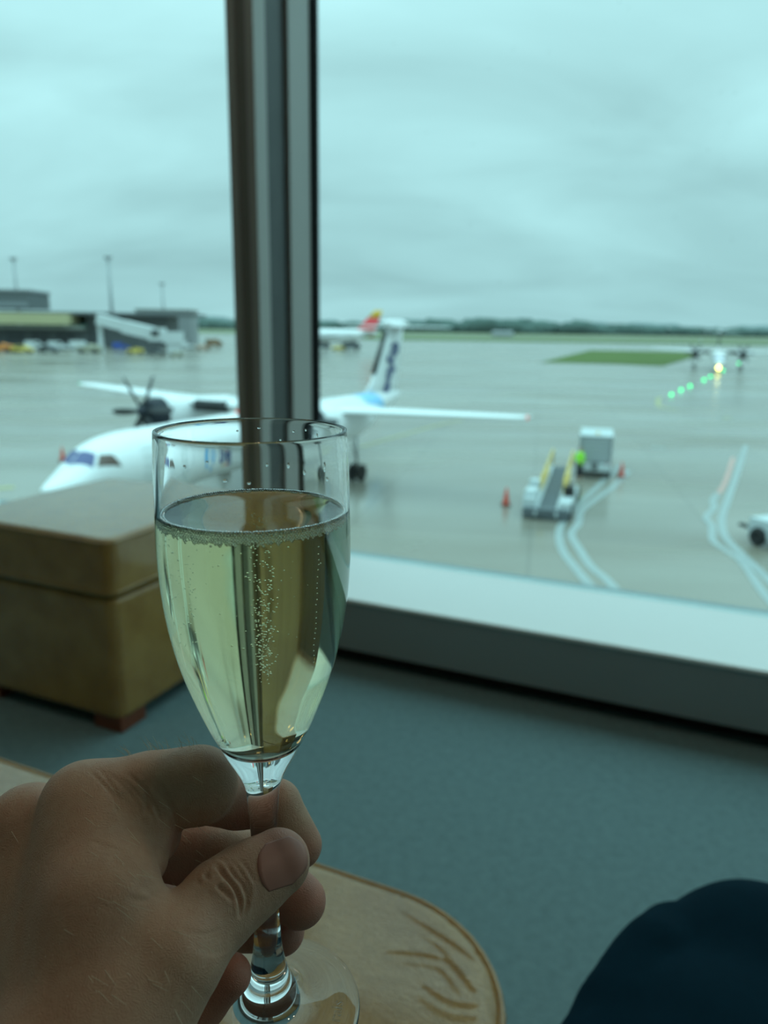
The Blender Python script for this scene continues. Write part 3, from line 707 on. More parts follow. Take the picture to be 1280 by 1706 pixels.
# ------------------------------------------------------------------ vehicles along the terminal
def make_vehicle(kind, col, label, px, py, rz, sc=1.0):
    p = gp(px, py); t = empty('service_vehicle', tuple(float(v) for v in p), rz); t.scale = (sc, sc, sc)
    tag(t, label, 'vehicle', 'vehicles parked along the terminal')
    m = mat('vehicle_%d_%d_%d' % tuple(int(c * 99) for c in col), col, 0.4, var=0.04)
    if kind == 'van':
        prof = [(-2.4, .4), (2.3, .4), (2.5, .8), (2.3, 1.15), (1.5, 1.35), (.9, 2.1), (.5, 2.25), (-2.3, 2.25), (-2.45, 2.0)]
    elif kind == 'car':
        prof = [(-2.1, .35), (2.1, .35), (2.15, .8), (1.1, .95), (.6, 1.45), (-1.2, 1.48), (-1.9, .98), (-2.15, .85)]
    elif kind == 'tug':
        prof = [(-1.6, .3), (1.6, .3), (1.65, 1.0), (.5, 1.15), (.3, 1.3), (-.2, 1.3), (-.4, .95), (-1.6, .95)]
    else:
        prof = [(-3.2, .5), (3.2, .5), (3.3, 1.1), (3.1, 2.1), (2.0, 2.5), (1.9, 2.1), (1.7, 3.2), (-3.2, 3.2)]
    w = 1.0 if kind != 'truck' else 1.2
    n = len(prof); V = [(x, -w, z) for x, z in prof] + [(x, w, z) for x, z in prof]
    MB().add(V, [tuple(range(n)), tuple(range(2 * n - 1, n - 1, -1))] + [(i, (i + 1) % n, n + (i + 1) % n, n + i) for i in range(n)]).build('body', m, t)
    L_ = max(x for x, z in prof)
    g = {'van': ((.75, 1.75), (1.1, .6)), 'car': ((-.2, 1.2), (1.4, .4)), 'tug': ((0.05, 1.1), (.3, .25)), 'truck': ((2.5, 1.85), (.9, .6))}[kind]
    MB().box((g[0][0], 0, g[0][1]), (g[1][0], 2 * w + .04, g[1][1])).build('side_glass', m_tdark, t)
    for sx in (-.62, .62):
        for sy in (-1, 1):
            MB().lathe([(.08, -.12), (.36, -.12), (.40, 0), (.36, .12), (.08, .12)], 14, (sx * L_, sy * (w - .08), .38), axis='y', closed=True).build('wheel', m_tyre, t, True)
    return t
cw, co, cy, cb, cs, cg = (.62, .64, .65), (.75, .25, .05), (.70, .52, .10), (.05, .10, .40), (.42, .40, .30), (.10, .11, .12)
for a in (('tug', co, 'orange tug at the far left below the terminal', 4, 586, 0.2, 1.7), ('car', cy, 'yellow car beside the orange tug', 38, 587.5, 0.1, 1.3),
          ('van', cw, 'white van left of the terminal gates, nearest the orange tug', 60, 583, 0.1, 1.15), ('car', cg, 'black car parked in front of the white vans', 82, 587, 0.0, 1.3),
          ('van', cw, 'white van parked in the middle of the terminal front', 97, 583, 0.1, 1.1), ('truck', cw, 'long white truck left of the jet bridge column', 133, 583, 0.05, .85),
          ('tug', cs, 'beige flatbed tug in front of the long white truck', 150, 588, 0.0, 1.8), ('van', cb, 'blue van under the jet bridge', 202, 583, 0.3, 1.0),
          ('tug', cy, 'yellow tug under the jet bridge right of the blue van', 226, 590, 0.2, 1.3), ('car', cg, 'dark car under the end of the jet bridge', 262, 591, 0.1, 1.1),
          ('tug', cs, 'ochre baggage tug beneath the bridge cab', 294, 594, 0.1, 1.0), ('van', cw, 'white van right of the bridge cab', 310, 582, 0.6, 1.2),
          ('truck', (.30, .18, .10), 'brown truck standing alone left of the window post', 357, 578, 0.5, .9), ('tug', (.6, .4, .3), 'pinkish baggage tug right of the jet bridge', 338, 583, 0.4, 1.3),
          ('truck', cg, 'dark fuel truck beneath the far jet', 585, 583, 0.3, 1.0), ('tug', cy, 'small yellow tug beneath the far jet', 563, 584, 0.2, 1.3), ('truck', cg, 'dark truck beneath the far jet nose, next to the window post', 533, 582, 0.2, 1.1)):
    make_vehicle(*a)
tag(MB().box((0, 0, 2.2), (22, 8, 4.4)).add([(-11, -4, 4.4), (11, -4, 4.4), (11, 4, 4.4), (-11, 4, 4.4), (-10, 0, 6), (10, 0, 6)], [(0, 1, 5, 4), (2, 3, 4, 5), (0, 4, 3), (1, 2, 5)]).build('airfield_hut', m_tl), 'small pale hut far off below the tree line', 'building').location = (120, 800, GZ + .13)

# ------------------------------------------------------------------ cones, taxiway lights
m_cone = mat('cone_orange_red', (0.68, 0.075, 0.035), 0.5, var=0.05)
m_cbase = mat('cone_base', (0.12, 0.04, 0.03), 0.7)
for px, py, wd in ((843, 842, 'left of the belt loader'), (1035, 795, 'right of the box truck'), (105, 768, 'above the nose of the parked airliner')):
    t = empty('traffic_cone', tuple(float(v) for v in gp(px, py))); tag(t, 'orange red traffic cone standing ' + wd, 'cone', 'traffic cones on the apron')
    MB().box((0, 0, .04), (.42, .42, .08), bev=.01).build('base', m_cbase, t)
    MB().lathe([(.17, .08), (.14, .22), (.06, .72), (.035, .86), (0, .87)], 20).build('cone', m_cone, t, True)
    MB().lathe([(.115, .40), (.118, .40), (.092, .52), (.088, .52)], 20, closed=True).build('band', m_red, t, True)
m_green = mat('green_lamp', (0.02, 0.5, 0.2), 0.3, emit=(0.0, 1.0, 0.22), estr=5.5)
for i, (px, py) in enumerate(((1119, 659), (1135, 651), (1150, 644.5), (1173, 634), (1184, 628.5), (1205, 618), (1231, 606))):
    t = empty('taxiway_light', tuple(float(v) for v in gp(px, py))); tag(t, 'small green taxiway light, number %s from the near end of the row' % ['one', 'two', 'three', 'four', 'five', 'six', 'seven'][i], 'light', 'green taxiway lights')
    MB().lathe([(0, 0), (.20, 0), (.18, .06), (0, .06)], 14).build('base', m_metal, t)
    s_ = 1 + i * .10
    MB().lathe([(0, .05), (.15 * s_, .06), (.16 * s_, .16), (.1 * s_, .26), (0, .3)], 14).build('lens', m_green, t, True)

# ------------------------------------------------------------------ belt loader
m_lw = mat('loader_white', (0.50, 0.54, 0.55), 0.45, var=0.06, vscale=1.0)
m_ly = mat('loader_yellow', (0.72, 0.50, 0.12), 0.45, var=0.06, vscale=1.0)
m_belt = mat('belt_rubber', (0.10, 0.115, 0.125), 0.6, var=0.08)
p0 = gp(908, 868); p1 = on_z(936, 780, GZ + 1.25)
ang = math.atan2(p1[1] - p0[1], p1[0] - p0[0]); LL = math.hypot(p1[0] - p0[0], p1[1] - p0[1])
bl = empty('belt_loader', (float(p0[0]), float(p0[1]), GZ), ang); tag(bl, 'white belt loader with yellow rails and a grey conveyor facing the window', 'loader')
MB().box((2.6, .78, .62), (4.6, .55, .60), bev=.05).build('left_body', m_lw, bl); MB().box((2.4, -.78, .55), (4.2, .5, .5), bev=.05).build('right_body', m_lw, bl)
MB().box((1.2, .80, 1.0), (1.2, .5, .30), bev=.04).box((2.4, .80, 1.1), (.7, .5, .5), bev=.04).build('engine_cover', m_lw, bl)
MB().box((.25, 0, .30), (.35, 2.0, .40), bev=.03).build('bumper', m_belt, bl)
sl = math.atan2(1.0, LL - .2)
MB().box((LL / 2, 0, .78), (LL, .78, .10), ry=-sl).build('conveyor_belt', m_belt, bl)
for k in range(16):
    x = .3 + k * (LL - .6) / 15
    MB().box((x, 0, .78 + (x - LL / 2) * math.tan(sl) + .06), (.05, .74, .025), ry=-sl).build('belt_rib', m_belt, bl)
for sy in (-1, 1):
    MB().box((LL / 2, sy * .45, .80), (LL, .12, .22), ry=-sl, bev=.02).build('side_frame', m_lw, bl)
    rl = MB().tube([(LL * .35, sy * .52, 1.0), (LL * .35 + .2, sy * .52, 1.45), (LL + .2, sy * .50, 2.15), (LL + .2, sy * .50, 1.35)], .05, 8)
    for q in (.55, .78): rl.tube([(LL * q, sy * .52, .85 + (LL * q - LL / 2) * math.tan(sl)), (LL * q, sy * .52, 1.45 + (q - .35) * 1.0)], .04, 8)
    rl.build('guard_rail', m_ly, bl, True)
    MB().box((LL * .55, sy * .55, 1.0), (LL * .45, .06, .5), ry=-sl).build('yellow_panel', m_ly, bl)
    for x in (.9, LL - 1.6):
        MB().lathe([(.08, -.11), (.30, -.11), (.34, 0), (.30, .11), (.08, .11)], 18, (x, sy * .98, .34), axis='y', closed=True).build('wheel', m_tyre, bl, True)
MB().box((2.0, -.80, 1.0), (.5, .45, .45), bev=.04).build('driver_seat', m_tyre, bl)
MB().tube([(2.7, -.8, .8), (2.5, -.8, 1.25)], .03, 8).lathe([(.16, -.02), (.19, 0), (.16, .02)], 16, (2.5, -.8, 1.27), closed=True).build('steering_wheel', m_tyre, bl, True)

# ------------------------------------------------------------------ box truck seen from its rear, and the worker
m_shut = mat('grey_shutter', (0.34, 0.37, 0.38), 0.5, var=0.05)
q = gp(989, 797); bt = empty('box_truck', tuple(float(v) for v in q), -0.27); tag(bt, 'small white box truck seen from behind with grey rear shutter', 'truck')
MB().box((0, 2.0, 1.62), (1.85, 3.6, 1.55), bev=.05).build('cargo_box', m_lw, bt)
for k in range(5):
    MB().box((0.0, .19, 1.08 + k * .25), (1.45, .05, .23)).build('shutter_slat', m_shut, bt)
MB().box((-.82, .17, 1.6), (.12, .06, 1.4)).box((.82, .17, 1.6), (.12, .06, 1.4)).box((0, .17, 2.33), (1.8, .06, .10)).box((0, .17, .92), (1.8, .06, .10)).build('door_frame', m_tl, bt)
MB().box((0, 2.2, .62), (1.75, 4.6, .42), bev=.04).build('chassis', m_lw, bt)
MB().box((0, .02, .34), (1.8, .16, .16), bev=.03).build('rear_bumper', m_tyre, bt)
MB().box((0, -.03, .72), (.34, .22, .46), bev=.03).build('tow_box', m_tb, bt)
cb_ = MB().box((0, 4.6, 1.35), (1.75, 1.4, 1.5), bev=.12).build('cab', m_lw, bt); MB().box((0, 5.32, 1.6), (1.5, .04, .6)).build('cab_window', m_tdark, cb_)
MB().lathe([(0, 0), (.09, .01), (.09, .1), (0, .14)], 12, (.05, 1.0, 2.40)).build('beacon', m_orange, bt, True)
for sx in (-1, 1):
    MB().box((sx * .72, .08, .78), (.22, .06, .12)).build('tail_lamp', m_red, bt)
    for y in (.9, 4.3):
        MB().lathe([(.08, -.11), (.30, -.11), (.34, 0), (.30, .11), (.08, .11)], 18, (sx * .82, y, .34), axis='x', closed=True).build('wheel', m_tyre, bt, True)

m_skinf = mat('skin_far', (0.50, 0.30, 0.21), 0.6); m_hiv = mat('lime_jacket', (0.32, 0.80, 0.05), 0.6, var=0.05); m_dkcloth = mat('dark_work_trousers', (0.02, 0.025, 0.035), 0.8)
w = gp(964, 797); wk = empty('person', tuple(float(v) for v in w), 0.4); tag(wk, 'worker in a lime high visibility jacket standing left of the box truck', 'person')
def worker():
    g = SDF((-.42, -.35, -.02), (.42, .35, 1.85), .02)
    D = g.blank()
    J = {'hip': (0, 0, .93), 'chest': (0, 0, 1.32), 'neck': (0, 0, 1.50), 'head': (0, -.02, 1.66)}
    g.limb(D, J['hip'], .13, J['chest'], .145, .05, .1); g.limb(D, (-.12, 0, 1.40), .07, (.12, 0, 1.40), .07, .06, .1)
    g.limb(D, J['chest'], .08, J['neck'], .055, .04, .1); g.limb(D, (0, 0, 1.60), .085, (0, -.015, 1.68), .095, .03, .1)
    g.limb(D, (0, -.10, 1.63), .018, (0, -.11, 1.62), .018, .02, .1)
    for sx in (-1, 1):
        el = (sx * .27, .03, 1.12); ha = (sx * .22, -.17, 1.0)
        g.limb(D, (sx * .19, 0, 1.40), .06, el, .045, .04, .1); g.limb(D, el, .043, ha, .034, .02, .1)
        g.limb(D, ha, .036, (sx * .21, -.25, .98), .03, .02, .1)
        for dz in (-.02, 0, .02): g.limb(D, (sx * .21, -.25, .98 + dz), .012, (sx * .20, -.31, .97 + dz), .010, .008, .1)
        kn = (sx * .11, -.02, .50); an = (sx * .12, .02, .09)
        g.limb(D, (sx * .09, 0, .90), .095, kn, .065, .05, .1); g.limb(D, kn, .062, an, .042, .03, .1); g.limb(D, an, .045, (sx * .13, -.14, .05), .04, .02, .1)
    g.mesh(D, 'body', m_skinf, wk, 1)
    D = g.blank(); g.limb(D, (0, 0, .88), .165, J['chest'], .18, .05, .1); g.limb(D, (-.13, 0, 1.41), .09, (.13, 0, 1.41), .09, .06, .1)
    for sx in (-1, 1):
        el = (sx * .27, .03, 1.12); g.limb(D, (sx * .19, 0, 1.40), .085, el, .065, .04, .1); g.limb(D, el, .065, (sx * .225, -.15, 1.01), .052, .02, .1)
    g.mesh(D, 'jacket', m_hiv, wk, 1)
    D = g.blank(); g.limb(D, (-.06, 0, .88), .13, (.06, 0, .88), .13, .05, .1)
    for sx in (-1, 1):
        g.limb(D, (sx * .09, 0, .88), .115, (sx * .11, -.02, .50), .085, .05, .1); g.limb(D, (sx * .11, -.02, .50), .082, (sx * .12, .02, .10), .07, .03, .1)
    g.mesh(D, 'trousers', m_dkcloth, wk, 1)
    D = g.blank(); g.limb(D, (0, .02, 1.70), .10, (0, .03, 1.72), .095, .02, .1); g.mesh(D, 'hair', m_dark, wk, 1)
worker()

# tug at the right edge
tg = empty('baggage_tug', tuple(float(v) for v in gp(1316, 918)), -1.2); tag(tg, 'white open baggage tug with dark wheels at the right edge', 'tug')
n_ = 8; prof = [(-1.5, .32), (1.5, .32), (1.55, .95), (1.3, 1.0), (.4, 1.02), (.25, .62), (-.5, .62), (-.6, 1.05), (-1.5, 1.05)]; n_ = len(prof)
MB().add([(x, -.62, z) for x, z in prof] + [(x, .62, z) for x, z in prof], [tuple(range(n_)), tuple(range(2 * n_ - 1, n_ - 1, -1))] + [(i, (i + 1) % n_, n_ + (i + 1) % n_, n_ + i) for i in range(n_)]).build('body', m_lw, tg)
MB().box((-.1, 0, .75), (.5, .9, .22), bev=.04).box((-.4, 0, 1.1), (.12, .9, .5), bev=.04).build('seat', m_tyre, tg)
MB().tube([(.45, .2, 1.0), (.2, .2, 1.35)], .025, 8).lathe([(.15, -.02), (.18, 0), (.15, .02)], 16, (.2, .2, 1.36), closed=True).build('steering_wheel', m_tyre, tg, True)
for sx in (-.95, .95):
    for sy in (-1, 1):
        MB().lathe([(.08, -.12), (.34, -.12), (.38, 0), (.34, .12), (.08, .12)], 18, (sx, sy * .66, .38), axis='y', closed=True).build('wheel', m_tyre, tg, True)
MB().box((-2.0, 0, .45), (1.0, .14, .12)).build('tow_bar', m_tyre, tg)

# ------------------------------------------------------------------ tan leather ottomans
def leather_mat():
    m = mat('tan_leather', (0.36, 0.23, 0.08), 0.26, var=0.0, spec=0.35, coat=0.8)
    m.node_tree.nodes['Principled BSDF'].inputs['Coat Roughness'].default_value = 0.12
    nt = m.node_tree; b = nt.nodes['Principled BSDF']; N = nt.nodes.new; L = nt.links.new
    tc = N('ShaderNodeTexCoord')
    n1 = N('ShaderNodeTexNoise'); n1.inputs['Scale'].default_value = 14; n1.inputs['Detail'].default_value = 6; L(tc.outputs['Object'], n1.inputs['Vector'])
    cr = N('ShaderNodeValToRGB'); L(n1.outputs[0], cr.inputs[0])
    cr.color_ramp.elements[0].position = 0.35; cr.color_ramp.elements[0].color = (0.37, 0.19, 0.044, 1)
    cr.color_ramp.elements[1].position = 0.68; cr.color_ramp.elements[1].color = (0.46, 0.26, 0.068, 1)
    L(cr.outputs[0], b.inputs['Base Color'])
    v = N('ShaderNodeTexVoronoi'); v.feature = 'DISTANCE_TO_EDGE'; v.inputs['Scale'].default_value = 330
    nw = N('ShaderNodeTexNoise'); nw.inputs['Scale'].default_value = 60; L(tc.outputs['Object'], nw.inputs['Vector'])
    mp = N('ShaderNodeMapping'); mp.inputs['Scale'].default_value = (0.7, 1.15, 1); mp.inputs['Rotation'].default_value = (0, 0, 0.35); L(tc.outputs['Object'], mp.inputs[0])
    mxv = N('ShaderNodeMix'); mxv.data_type = 'VECTOR'; mxv.inputs[0].default_value = 0.02; L(mp.outputs[0], mxv.inputs[4]); L(nw.outputs['Color'], mxv.inputs[5])
    L(mxv.outputs[1], v.inputs['Vector'])
    n2 = N('ShaderNodeTexNoise'); n2.inputs['Scale'].default_value = 120; n2.inputs['Detail'].default_value = 5
    mp2 = N('ShaderNodeMapping'); mp2.inputs['Scale'].default_value = (0.35, 1, 1); mp2.inputs['Rotation'].default_value = (0, 0, 0.3); L(tc.outputs['Object'], mp2.inputs[0]); L(mp2.outputs[0], n2.inputs['Vector'])
    ad = N('ShaderNodeMath'); ad.operation = 'MULTIPLY_ADD'; ad.inputs[1].default_value = 1.2; L(v.outputs['Distance'], ad.inputs[0]); L(n2.outputs[0], ad.inputs[2])
    bp = N('ShaderNodeBump'); bp.inputs['Strength'].default_value = 0.9; bp.inputs['Distance'].default_value = 0.0014
    L(ad.outputs[0], bp.inputs['Height']); L(bp.outputs[0], b.inputs['Normal'])
    return m
m_leather = leather_mat()
m_foot = mat('red_brown_wood', (0.20, 0.055, 0.025), 0.5, var=0.2, vscale=30)
def rbox_sdf(g, c, d, rad, rv, bulge=0.0):
    X = np.abs(g.ax[0][:, None, None] - c[0]); Y = np.abs(g.ax[1][None, :, None] - c[1]); Z = np.abs(g.ax[2][None, None, :] - c[2])
    hx, hy, hz = d[0] / 2, d[1] / 2, d[2] / 2
    if bulge: hz = hz - bulge + bulge * np.sqrt(np.clip(1 - .8 * (X / hx) ** 2, 0, 1)) * np.sqrt(np.clip(1 - .8 * (Y / hy) ** 2, 0, 1))
    qx, qy = X - hx + rad, Y - hy + rad
    d2 = np.sqrt(np.maximum(qx, 0) ** 2 + np.maximum(qy, 0) ** 2) + np.minimum(np.maximum(qx, qy), 0) - rad
    a = d2 + rv; b = (Z - hz) + rv
    return (np.sqrt(np.maximum(a, 0) ** 2 + np.maximum(b, 0) ** 2) + np.minimum(np.maximum(a, b), 0) - rv).astype(np.float32)
def rrect(hx, hy, rad, n=10):
    P = []
    for cx, cy, a0_ in ((hx - rad, hy - rad, 0), (-hx + rad, hy - rad, 90), (-hx + rad, -hy + rad, 180), (hx - rad, -hy + rad, 270)):
        for k in range(n + 1):
            a = math.radians(a0_ + 90 * k / n); P.append((cx + rad * math.cos(a), cy + rad * math.sin(a)))
    return P
def make_ottoman(label, s0, s1, n0, n1, rad, creases=(), welt_r=.003):
    t = empty('leather_ottoman', lg((s0 + s1) / 2, (n0 + n1) / 2, 0), -WA); tag(t, label, 'ottoman')
    w_, d_ = s1 - s0, n1 - n0; top = 0.487; cb0 = 0.338
    g = SDF((-w_ / 2 - .02, -d_ / 2 - .02, cb0 - .02), (w_ / 2 + .02, d_ / 2 + .02, top + .02), .005)
    D = rbox_sdf(g, (0, 0, (top + cb0) / 2), (w_, d_, top - cb0), rad, .013, .006)
    Minv = np.array(Matrix.Rotation(WA, 3, 'Z')); org = np.array(t.location)
    lines = [np.array([(Minv @ (on_z(px, py, top - .002) - org)) for px, py in c]) for c in creases]
    def disp(V, n):
        for L_ in lines:
            P = np.array(catmull(L_, 8)); dist = np.full(len(V), 9.0)
            near = (np.abs(V[:, 0] - P[:, 0].mean()) < .25) & (np.abs(V[:, 1] - P[:, 1].mean()) < .25) & (V[:, 2] > top - .06)
            Q = V[near]; dd = np.full(len(Q), 9.0); tt = np.zeros(len(Q))
            for i in range(len(P) - 1):
                a, b = P[i][:2], P[i + 1][:2]; u = b - a; s_ = np.clip(((Q[:, :2] - a) @ u) / (u @ u), 0, 1); e = np.linalg.norm(Q[:, :2] - a - s_[:, None] * u, axis=1)
                up = e < dd; dd[up] = e[up]; tt[up] = (i + s_[up]) / (len(P) - 1)
            amp = np.sin(np.clip(tt, 0, 1) * math.pi) ** .5
            h_ = -.0008 * np.exp(-(dd / .0015) ** 2) + .0003 * np.exp(-((dd - .005) / .003) ** 2)
            V[near] = Q + n[near] * (h_ * amp)[:, None]
        return V
    if creases:
        g = SDF((-w_ / 2 - .02, -d_ / 2 - .02, cb0 - .02), (w_ / 2 + .02, d_ / 2 + .02, top + .02), .0023)
        D = rbox_sdf(g, (0, 0, (top + cb0) / 2), (w_, d_, top - cb0), rad, .018, .008)
    cu = g.mesh(D, 'cushion', m_leather, t, 2, disp if creases else None)
    P = rrect(w_ / 2 - .0008, d_ / 2 - .0008, rad); P.append(P[0])
    zt = top - .0135
    MB().tube([(x, y, zt) for x, y in P], welt_r, 8, False).build('welt', m_leather, cu, True)
    P2 = rrect(w_ / 2 - .001, d_ / 2 - .001, rad); P2.append(P2[0])
    MB().tube([(x, y, cb0 + .018) for x, y in P2], welt_r, 8, False).build('welt', m_leather, cu, True)
    g2 = SDF((-w_ / 2 - .02, -d_ / 2 - .02, .02), (w_ / 2 + .02, d_ / 2 + .02, cb0 + .02), .006)
    D2 = rbox_sdf(g2, (0, 0, (cb0 + .035) / 2), (w_ - .012, d_ - .012, cb0 - .035), min(rad, .05), .012)
    g2.mesh(D2, 'base', m_leather, t, 2)
    for sx in (-1, 1):
        for sy in (-1, 1):
            MB().box((sx * (w_ / 2 - .055), sy * (d_ / 2 - .055), .02), (.085, .085, .04), bev=.003).build('foot', m_foot, t)
    return t
make_ottoman('tan leather ottoman standing before the window at the left, its top shining', -1.71, -1.195, 1.213, 1.765, .03)
make_ottoman('creased tan leather ottoman corner directly below the glass', -.085 - .76, -.085, .514 - .58, .514, .115,
             creases=[[(655, 1510), (690, 1532), (735, 1560), (775, 1590), (800, 1612)], [(640, 1588), (690, 1590), (735, 1598), (765, 1622), (790, 1652)],
                      [(705, 1540), (760, 1575), (795, 1600), (812, 1612)], [(725, 1576), (752, 1605), (775, 1640), (786, 1655)], [(700, 1640), (740, 1668), (775, 1676), (800, 1674)],
                      [(750, 1512), (752, 1530), (750, 1548)], [(655, 1500), (668, 1485), (676, 1478)], [(790, 1545), (798, 1562), (792, 1578)]])

# ------------------------------------------------------------------ the drinker: hand round the stem, knee in navy trousers
me_ = empty('person', (0, 0, 0)); tag(me_, 'seated person holding the glass, bare left hand and a navy trouser knee in view', 'person')
def skin_mat():
    m = mat('skin', (0.50, 0.30, 0.20), 0.52, var=0.0, spec=0.35)
    nt = m.node_tree; b = nt.nodes['Principled BSDF']; N = nt.nodes.new; L = nt.links.new
    tc = N('ShaderNodeTexCoord')
    n1 = N('ShaderNodeTexNoise'); n1.inputs['Scale'].default_value = 38; n1.inputs['Detail'].default_value = 6; L(tc.outputs['Object'], n1.inputs['Vector'])
    n0 = N('ShaderNodeTexNoise'); n0.inputs['Scale'].default_value = 400; n0.inputs['Detail'].default_value = 3; L(tc.outputs['Object'], n0.inputs['Vector'])
    av = N('ShaderNodeMath'); av.operation = 'MULTIPLY_ADD'; av.inputs[1].default_value = 0.3; L(n0.outputs[0], av.inputs[0]); 
    hv = N('ShaderNodeMath'); hv.operation = 'MULTIPLY'; hv.inputs[1].default_value = 0.7; L(n1.outputs[0], hv.inputs[0]); L(hv.outputs[0], av.inputs[2])
    cr = N('ShaderNodeValToRGB'); L(av.outputs[0], cr.inputs[0])
    cr.color_ramp.elements[0].position = 0.35; cr.color_ramp.elements[0].color = (0.47, 0.285, 0.185, 1)
    cr.color_ramp.elements[1].position = 0.65; cr.color_ramp.elements[1].color = (0.56, 0.385, 0.26, 1)
    at_ = N('ShaderNodeAttribute'); at_.attribute_name = 'flush'
    mx = N('ShaderNodeMix'); mx.data_type = 'RGBA'; L(at_.outputs['Fac'], mx.inputs[0]); L(cr.outputs[0], mx.inputs[6]); mx.inputs[7].default_value = (0.52, 0.19, 0.145, 1)
    L(mx.outputs[2], b.inputs['Base Color'])
    b.inputs['Subsurface Weight'].default_value = 0.18; b.inputs['Subsurface Radius'].default_value = (0.006, 0.0022, 0.0014); b.inputs['Subsurface Scale'].default_value = 0.7
    v = N('ShaderNodeTexVoronoi'); v.feature = 'DISTANCE_TO_EDGE'; v.inputs['Scale'].default_value = 1150
    nw = N('ShaderNodeTexNoise'); nw.inputs['Scale'].default_value = 130; L(tc.outputs['Object'], nw.inputs['Vector'])
    mxv = N('ShaderNodeMix'); mxv.data_type = 'VECTOR'; mxv.inputs[0].default_value = 0.012; L(tc.outputs['Object'], mxv.inputs[4]); L(nw.outputs['Color'], mxv.inputs[5]); L(mxv.outputs[1], v.inputs['Vector'])
    n2 = N('ShaderNodeTexNoise'); n2.inputs['Scale'].default_value = 260; n2.inputs['Detail'].default_value = 5
    mp2 = N('ShaderNodeMapping'); mp2.inputs['Rotation'].default_value = (0.2, 0.9, 0.2); mp2.inputs['Scale'].default_value = (1.6, 0.8, 0.45); L(tc.outputs['Object'], mp2.inputs[0]); L(mp2.outputs[0], n2.inputs['Vector'])
    ad = N('ShaderNodeMath'); ad.operation = 'MULTIPLY_ADD'; ad.inputs[1].default_value = 0.9; L(v.outputs['Distance'], ad.inputs[0]); L(n2.outputs[0], ad.inputs[2])
    bp = N('ShaderNodeBump'); bp.inputs['Strength'].default_value = 0.35; bp.inputs['Distance'].default_value = 0.0006
    L(ad.outputs[0], bp.inputs['Height']); L(bp.outputs[0], b.inputs['Normal'])
    return m
m_skin = skin_mat()
m_nail = mat('nail', (0.44, 0.20, 0.155), 0.4, var=0.06, vscale=200, spec=0.3, coat=0.0)

HAND = dict(
    palm=[ # (px, py, depth, radius) pairs
        ((142, 1342, .2035), .0108, (100, 1790, .178), .018), ((50, 1380, .211), .0110, (70, 1790, .188), .018),
        ((-28, 1440, .221), .0115, (30, 1790, .200), .018), ((-70, 1530, .233), .0115, (20, 1770, .214), .017),
        ((170, 1385, .1985), .0108, (172, 1510, .184), .0120), ((172, 1510, .184), .0120, (150, 1720, .172), .0165),
        ((130, 1500, .204), .014, (110, 1650, .198), .018), ((60, 1500, .226), .016, (240, 1585, .238), .013),
        ((280, 1602, .1805), .0118, (138, 1800, .168), .0185), ((80, 1800, .185), .022, (30, 2050, .168), .026), ((120, 1800, .172), .020, (50, 2050, .160), .026)],
    thumb=[((280, 1602, .1805), .0118, (370, 1503, .1955), .0103), ((370, 1503, .1955), .0101, (415, 1468, .2010), .0095), ((415, 1468, .2010), .0095, (462, 1437, .2055), .0089)],
    index=[((142, 1342, .2035), .0108, (250, 1319, .2075), .0106), ((250, 1319, .2075), .0106, (331, 1308, .2120), .0110), ((345, 1320, .2170), .0088, (395, 1332, .2245), .0084), ((395, 1332, .2245), .0082, (461, 1340, .2258), .0071), ((461, 1340, .2258), .0071, (498, 1408, .2275), .0070)],
    middle=[((50, 1380, .211), .0110, (200, 1395, .226), .0108), ((200, 1395, .226), .0108, (315, 1408, .2365), .0112), ((315, 1408, .2365), .0108, (430, 1440, .2350), .0086), ((430, 1440, .2350), .0086, (500, 1502, .2300), .0079)],
    ring=[((-28, 1440, .221), .012, (260, 1512, .246), .0105), ((260, 1512, .246), .0100, (405, 1536, .241), .0078), ((405, 1538, .241), .0078, (470, 1552, .2350), .0070)],
    pinky=[((-70, 1530, .233), .0115, (215, 1680, .222), .0088), ((215, 1680, .222), .0088, (335, 1668, .2185), .0072), ((335, 1668, .2185), .0072, (384, 1625, .2165), .0060)],
    folds=[((248, 1362, .2060), .0080, (254, 1392, .2080), .0078), ((232, 1362, .2020), .0085, (226, 1430, .1985), .0085)],
)
# outer profile of the flute (radius in mm, height in m), needed here so that the fingers close on the glass
AX = np.array([-0.0331, 0.18567]); ZB = 0.7475
outer = [(23.45, .9249), (23.75, .9243), (24.05, .9181), (24.45, .9042), (24.6, .8963), (24.4, .8881), (23.7, .8799), (22.4, .8714), (20.4, .8628), (17.55, .854), (14.1, .845), (11.5, .8395), (9.8, .8358), (7.4, .8312), (6.0, .8283),
         (4.85, .8245), (4.35, .8188), (3.95, .812), (3.6, .800), (3.5, .7868), (3.75, .7784), (4.15, .7725), (4.75, .7678), (5.45, .7640), (6.5, .7603), (8.2, .7565), (11.5, .7533), (17, .7513), (24, .7500), (26.6, .7494)]
foot = [(27.2, .7488), (27.4, .7481), (27.2, .7474), (26.6, .7470), (22, .7473), (14, .7481), (6, .7488), (0, .7490)]
def close_on_glass(g, D):
    pr = sorted([(z, r * .001) for r, z in outer + foot[:4]]); zs = [p[0] for p in pr]; rs = [p[1] for p in pr]
    Z = g.ax[2]; ok = (Z > zs[0] - .0001) & (Z < zs[-1]); ro = np.where(ok, np.interp(Z, zs, rs) + .0001, -1)
    tilt = (AX[0] + .0006) - .0040 * (Z - ZB)
    r = np.sqrt((g.ax[0][:, None, None] - tilt[None, None, :]) ** 2 + (g.ax[1][None, :, None] - AX[1]) ** 2)
    return np.maximum(D, (ro[None, None, :] - r).astype(np.float32))
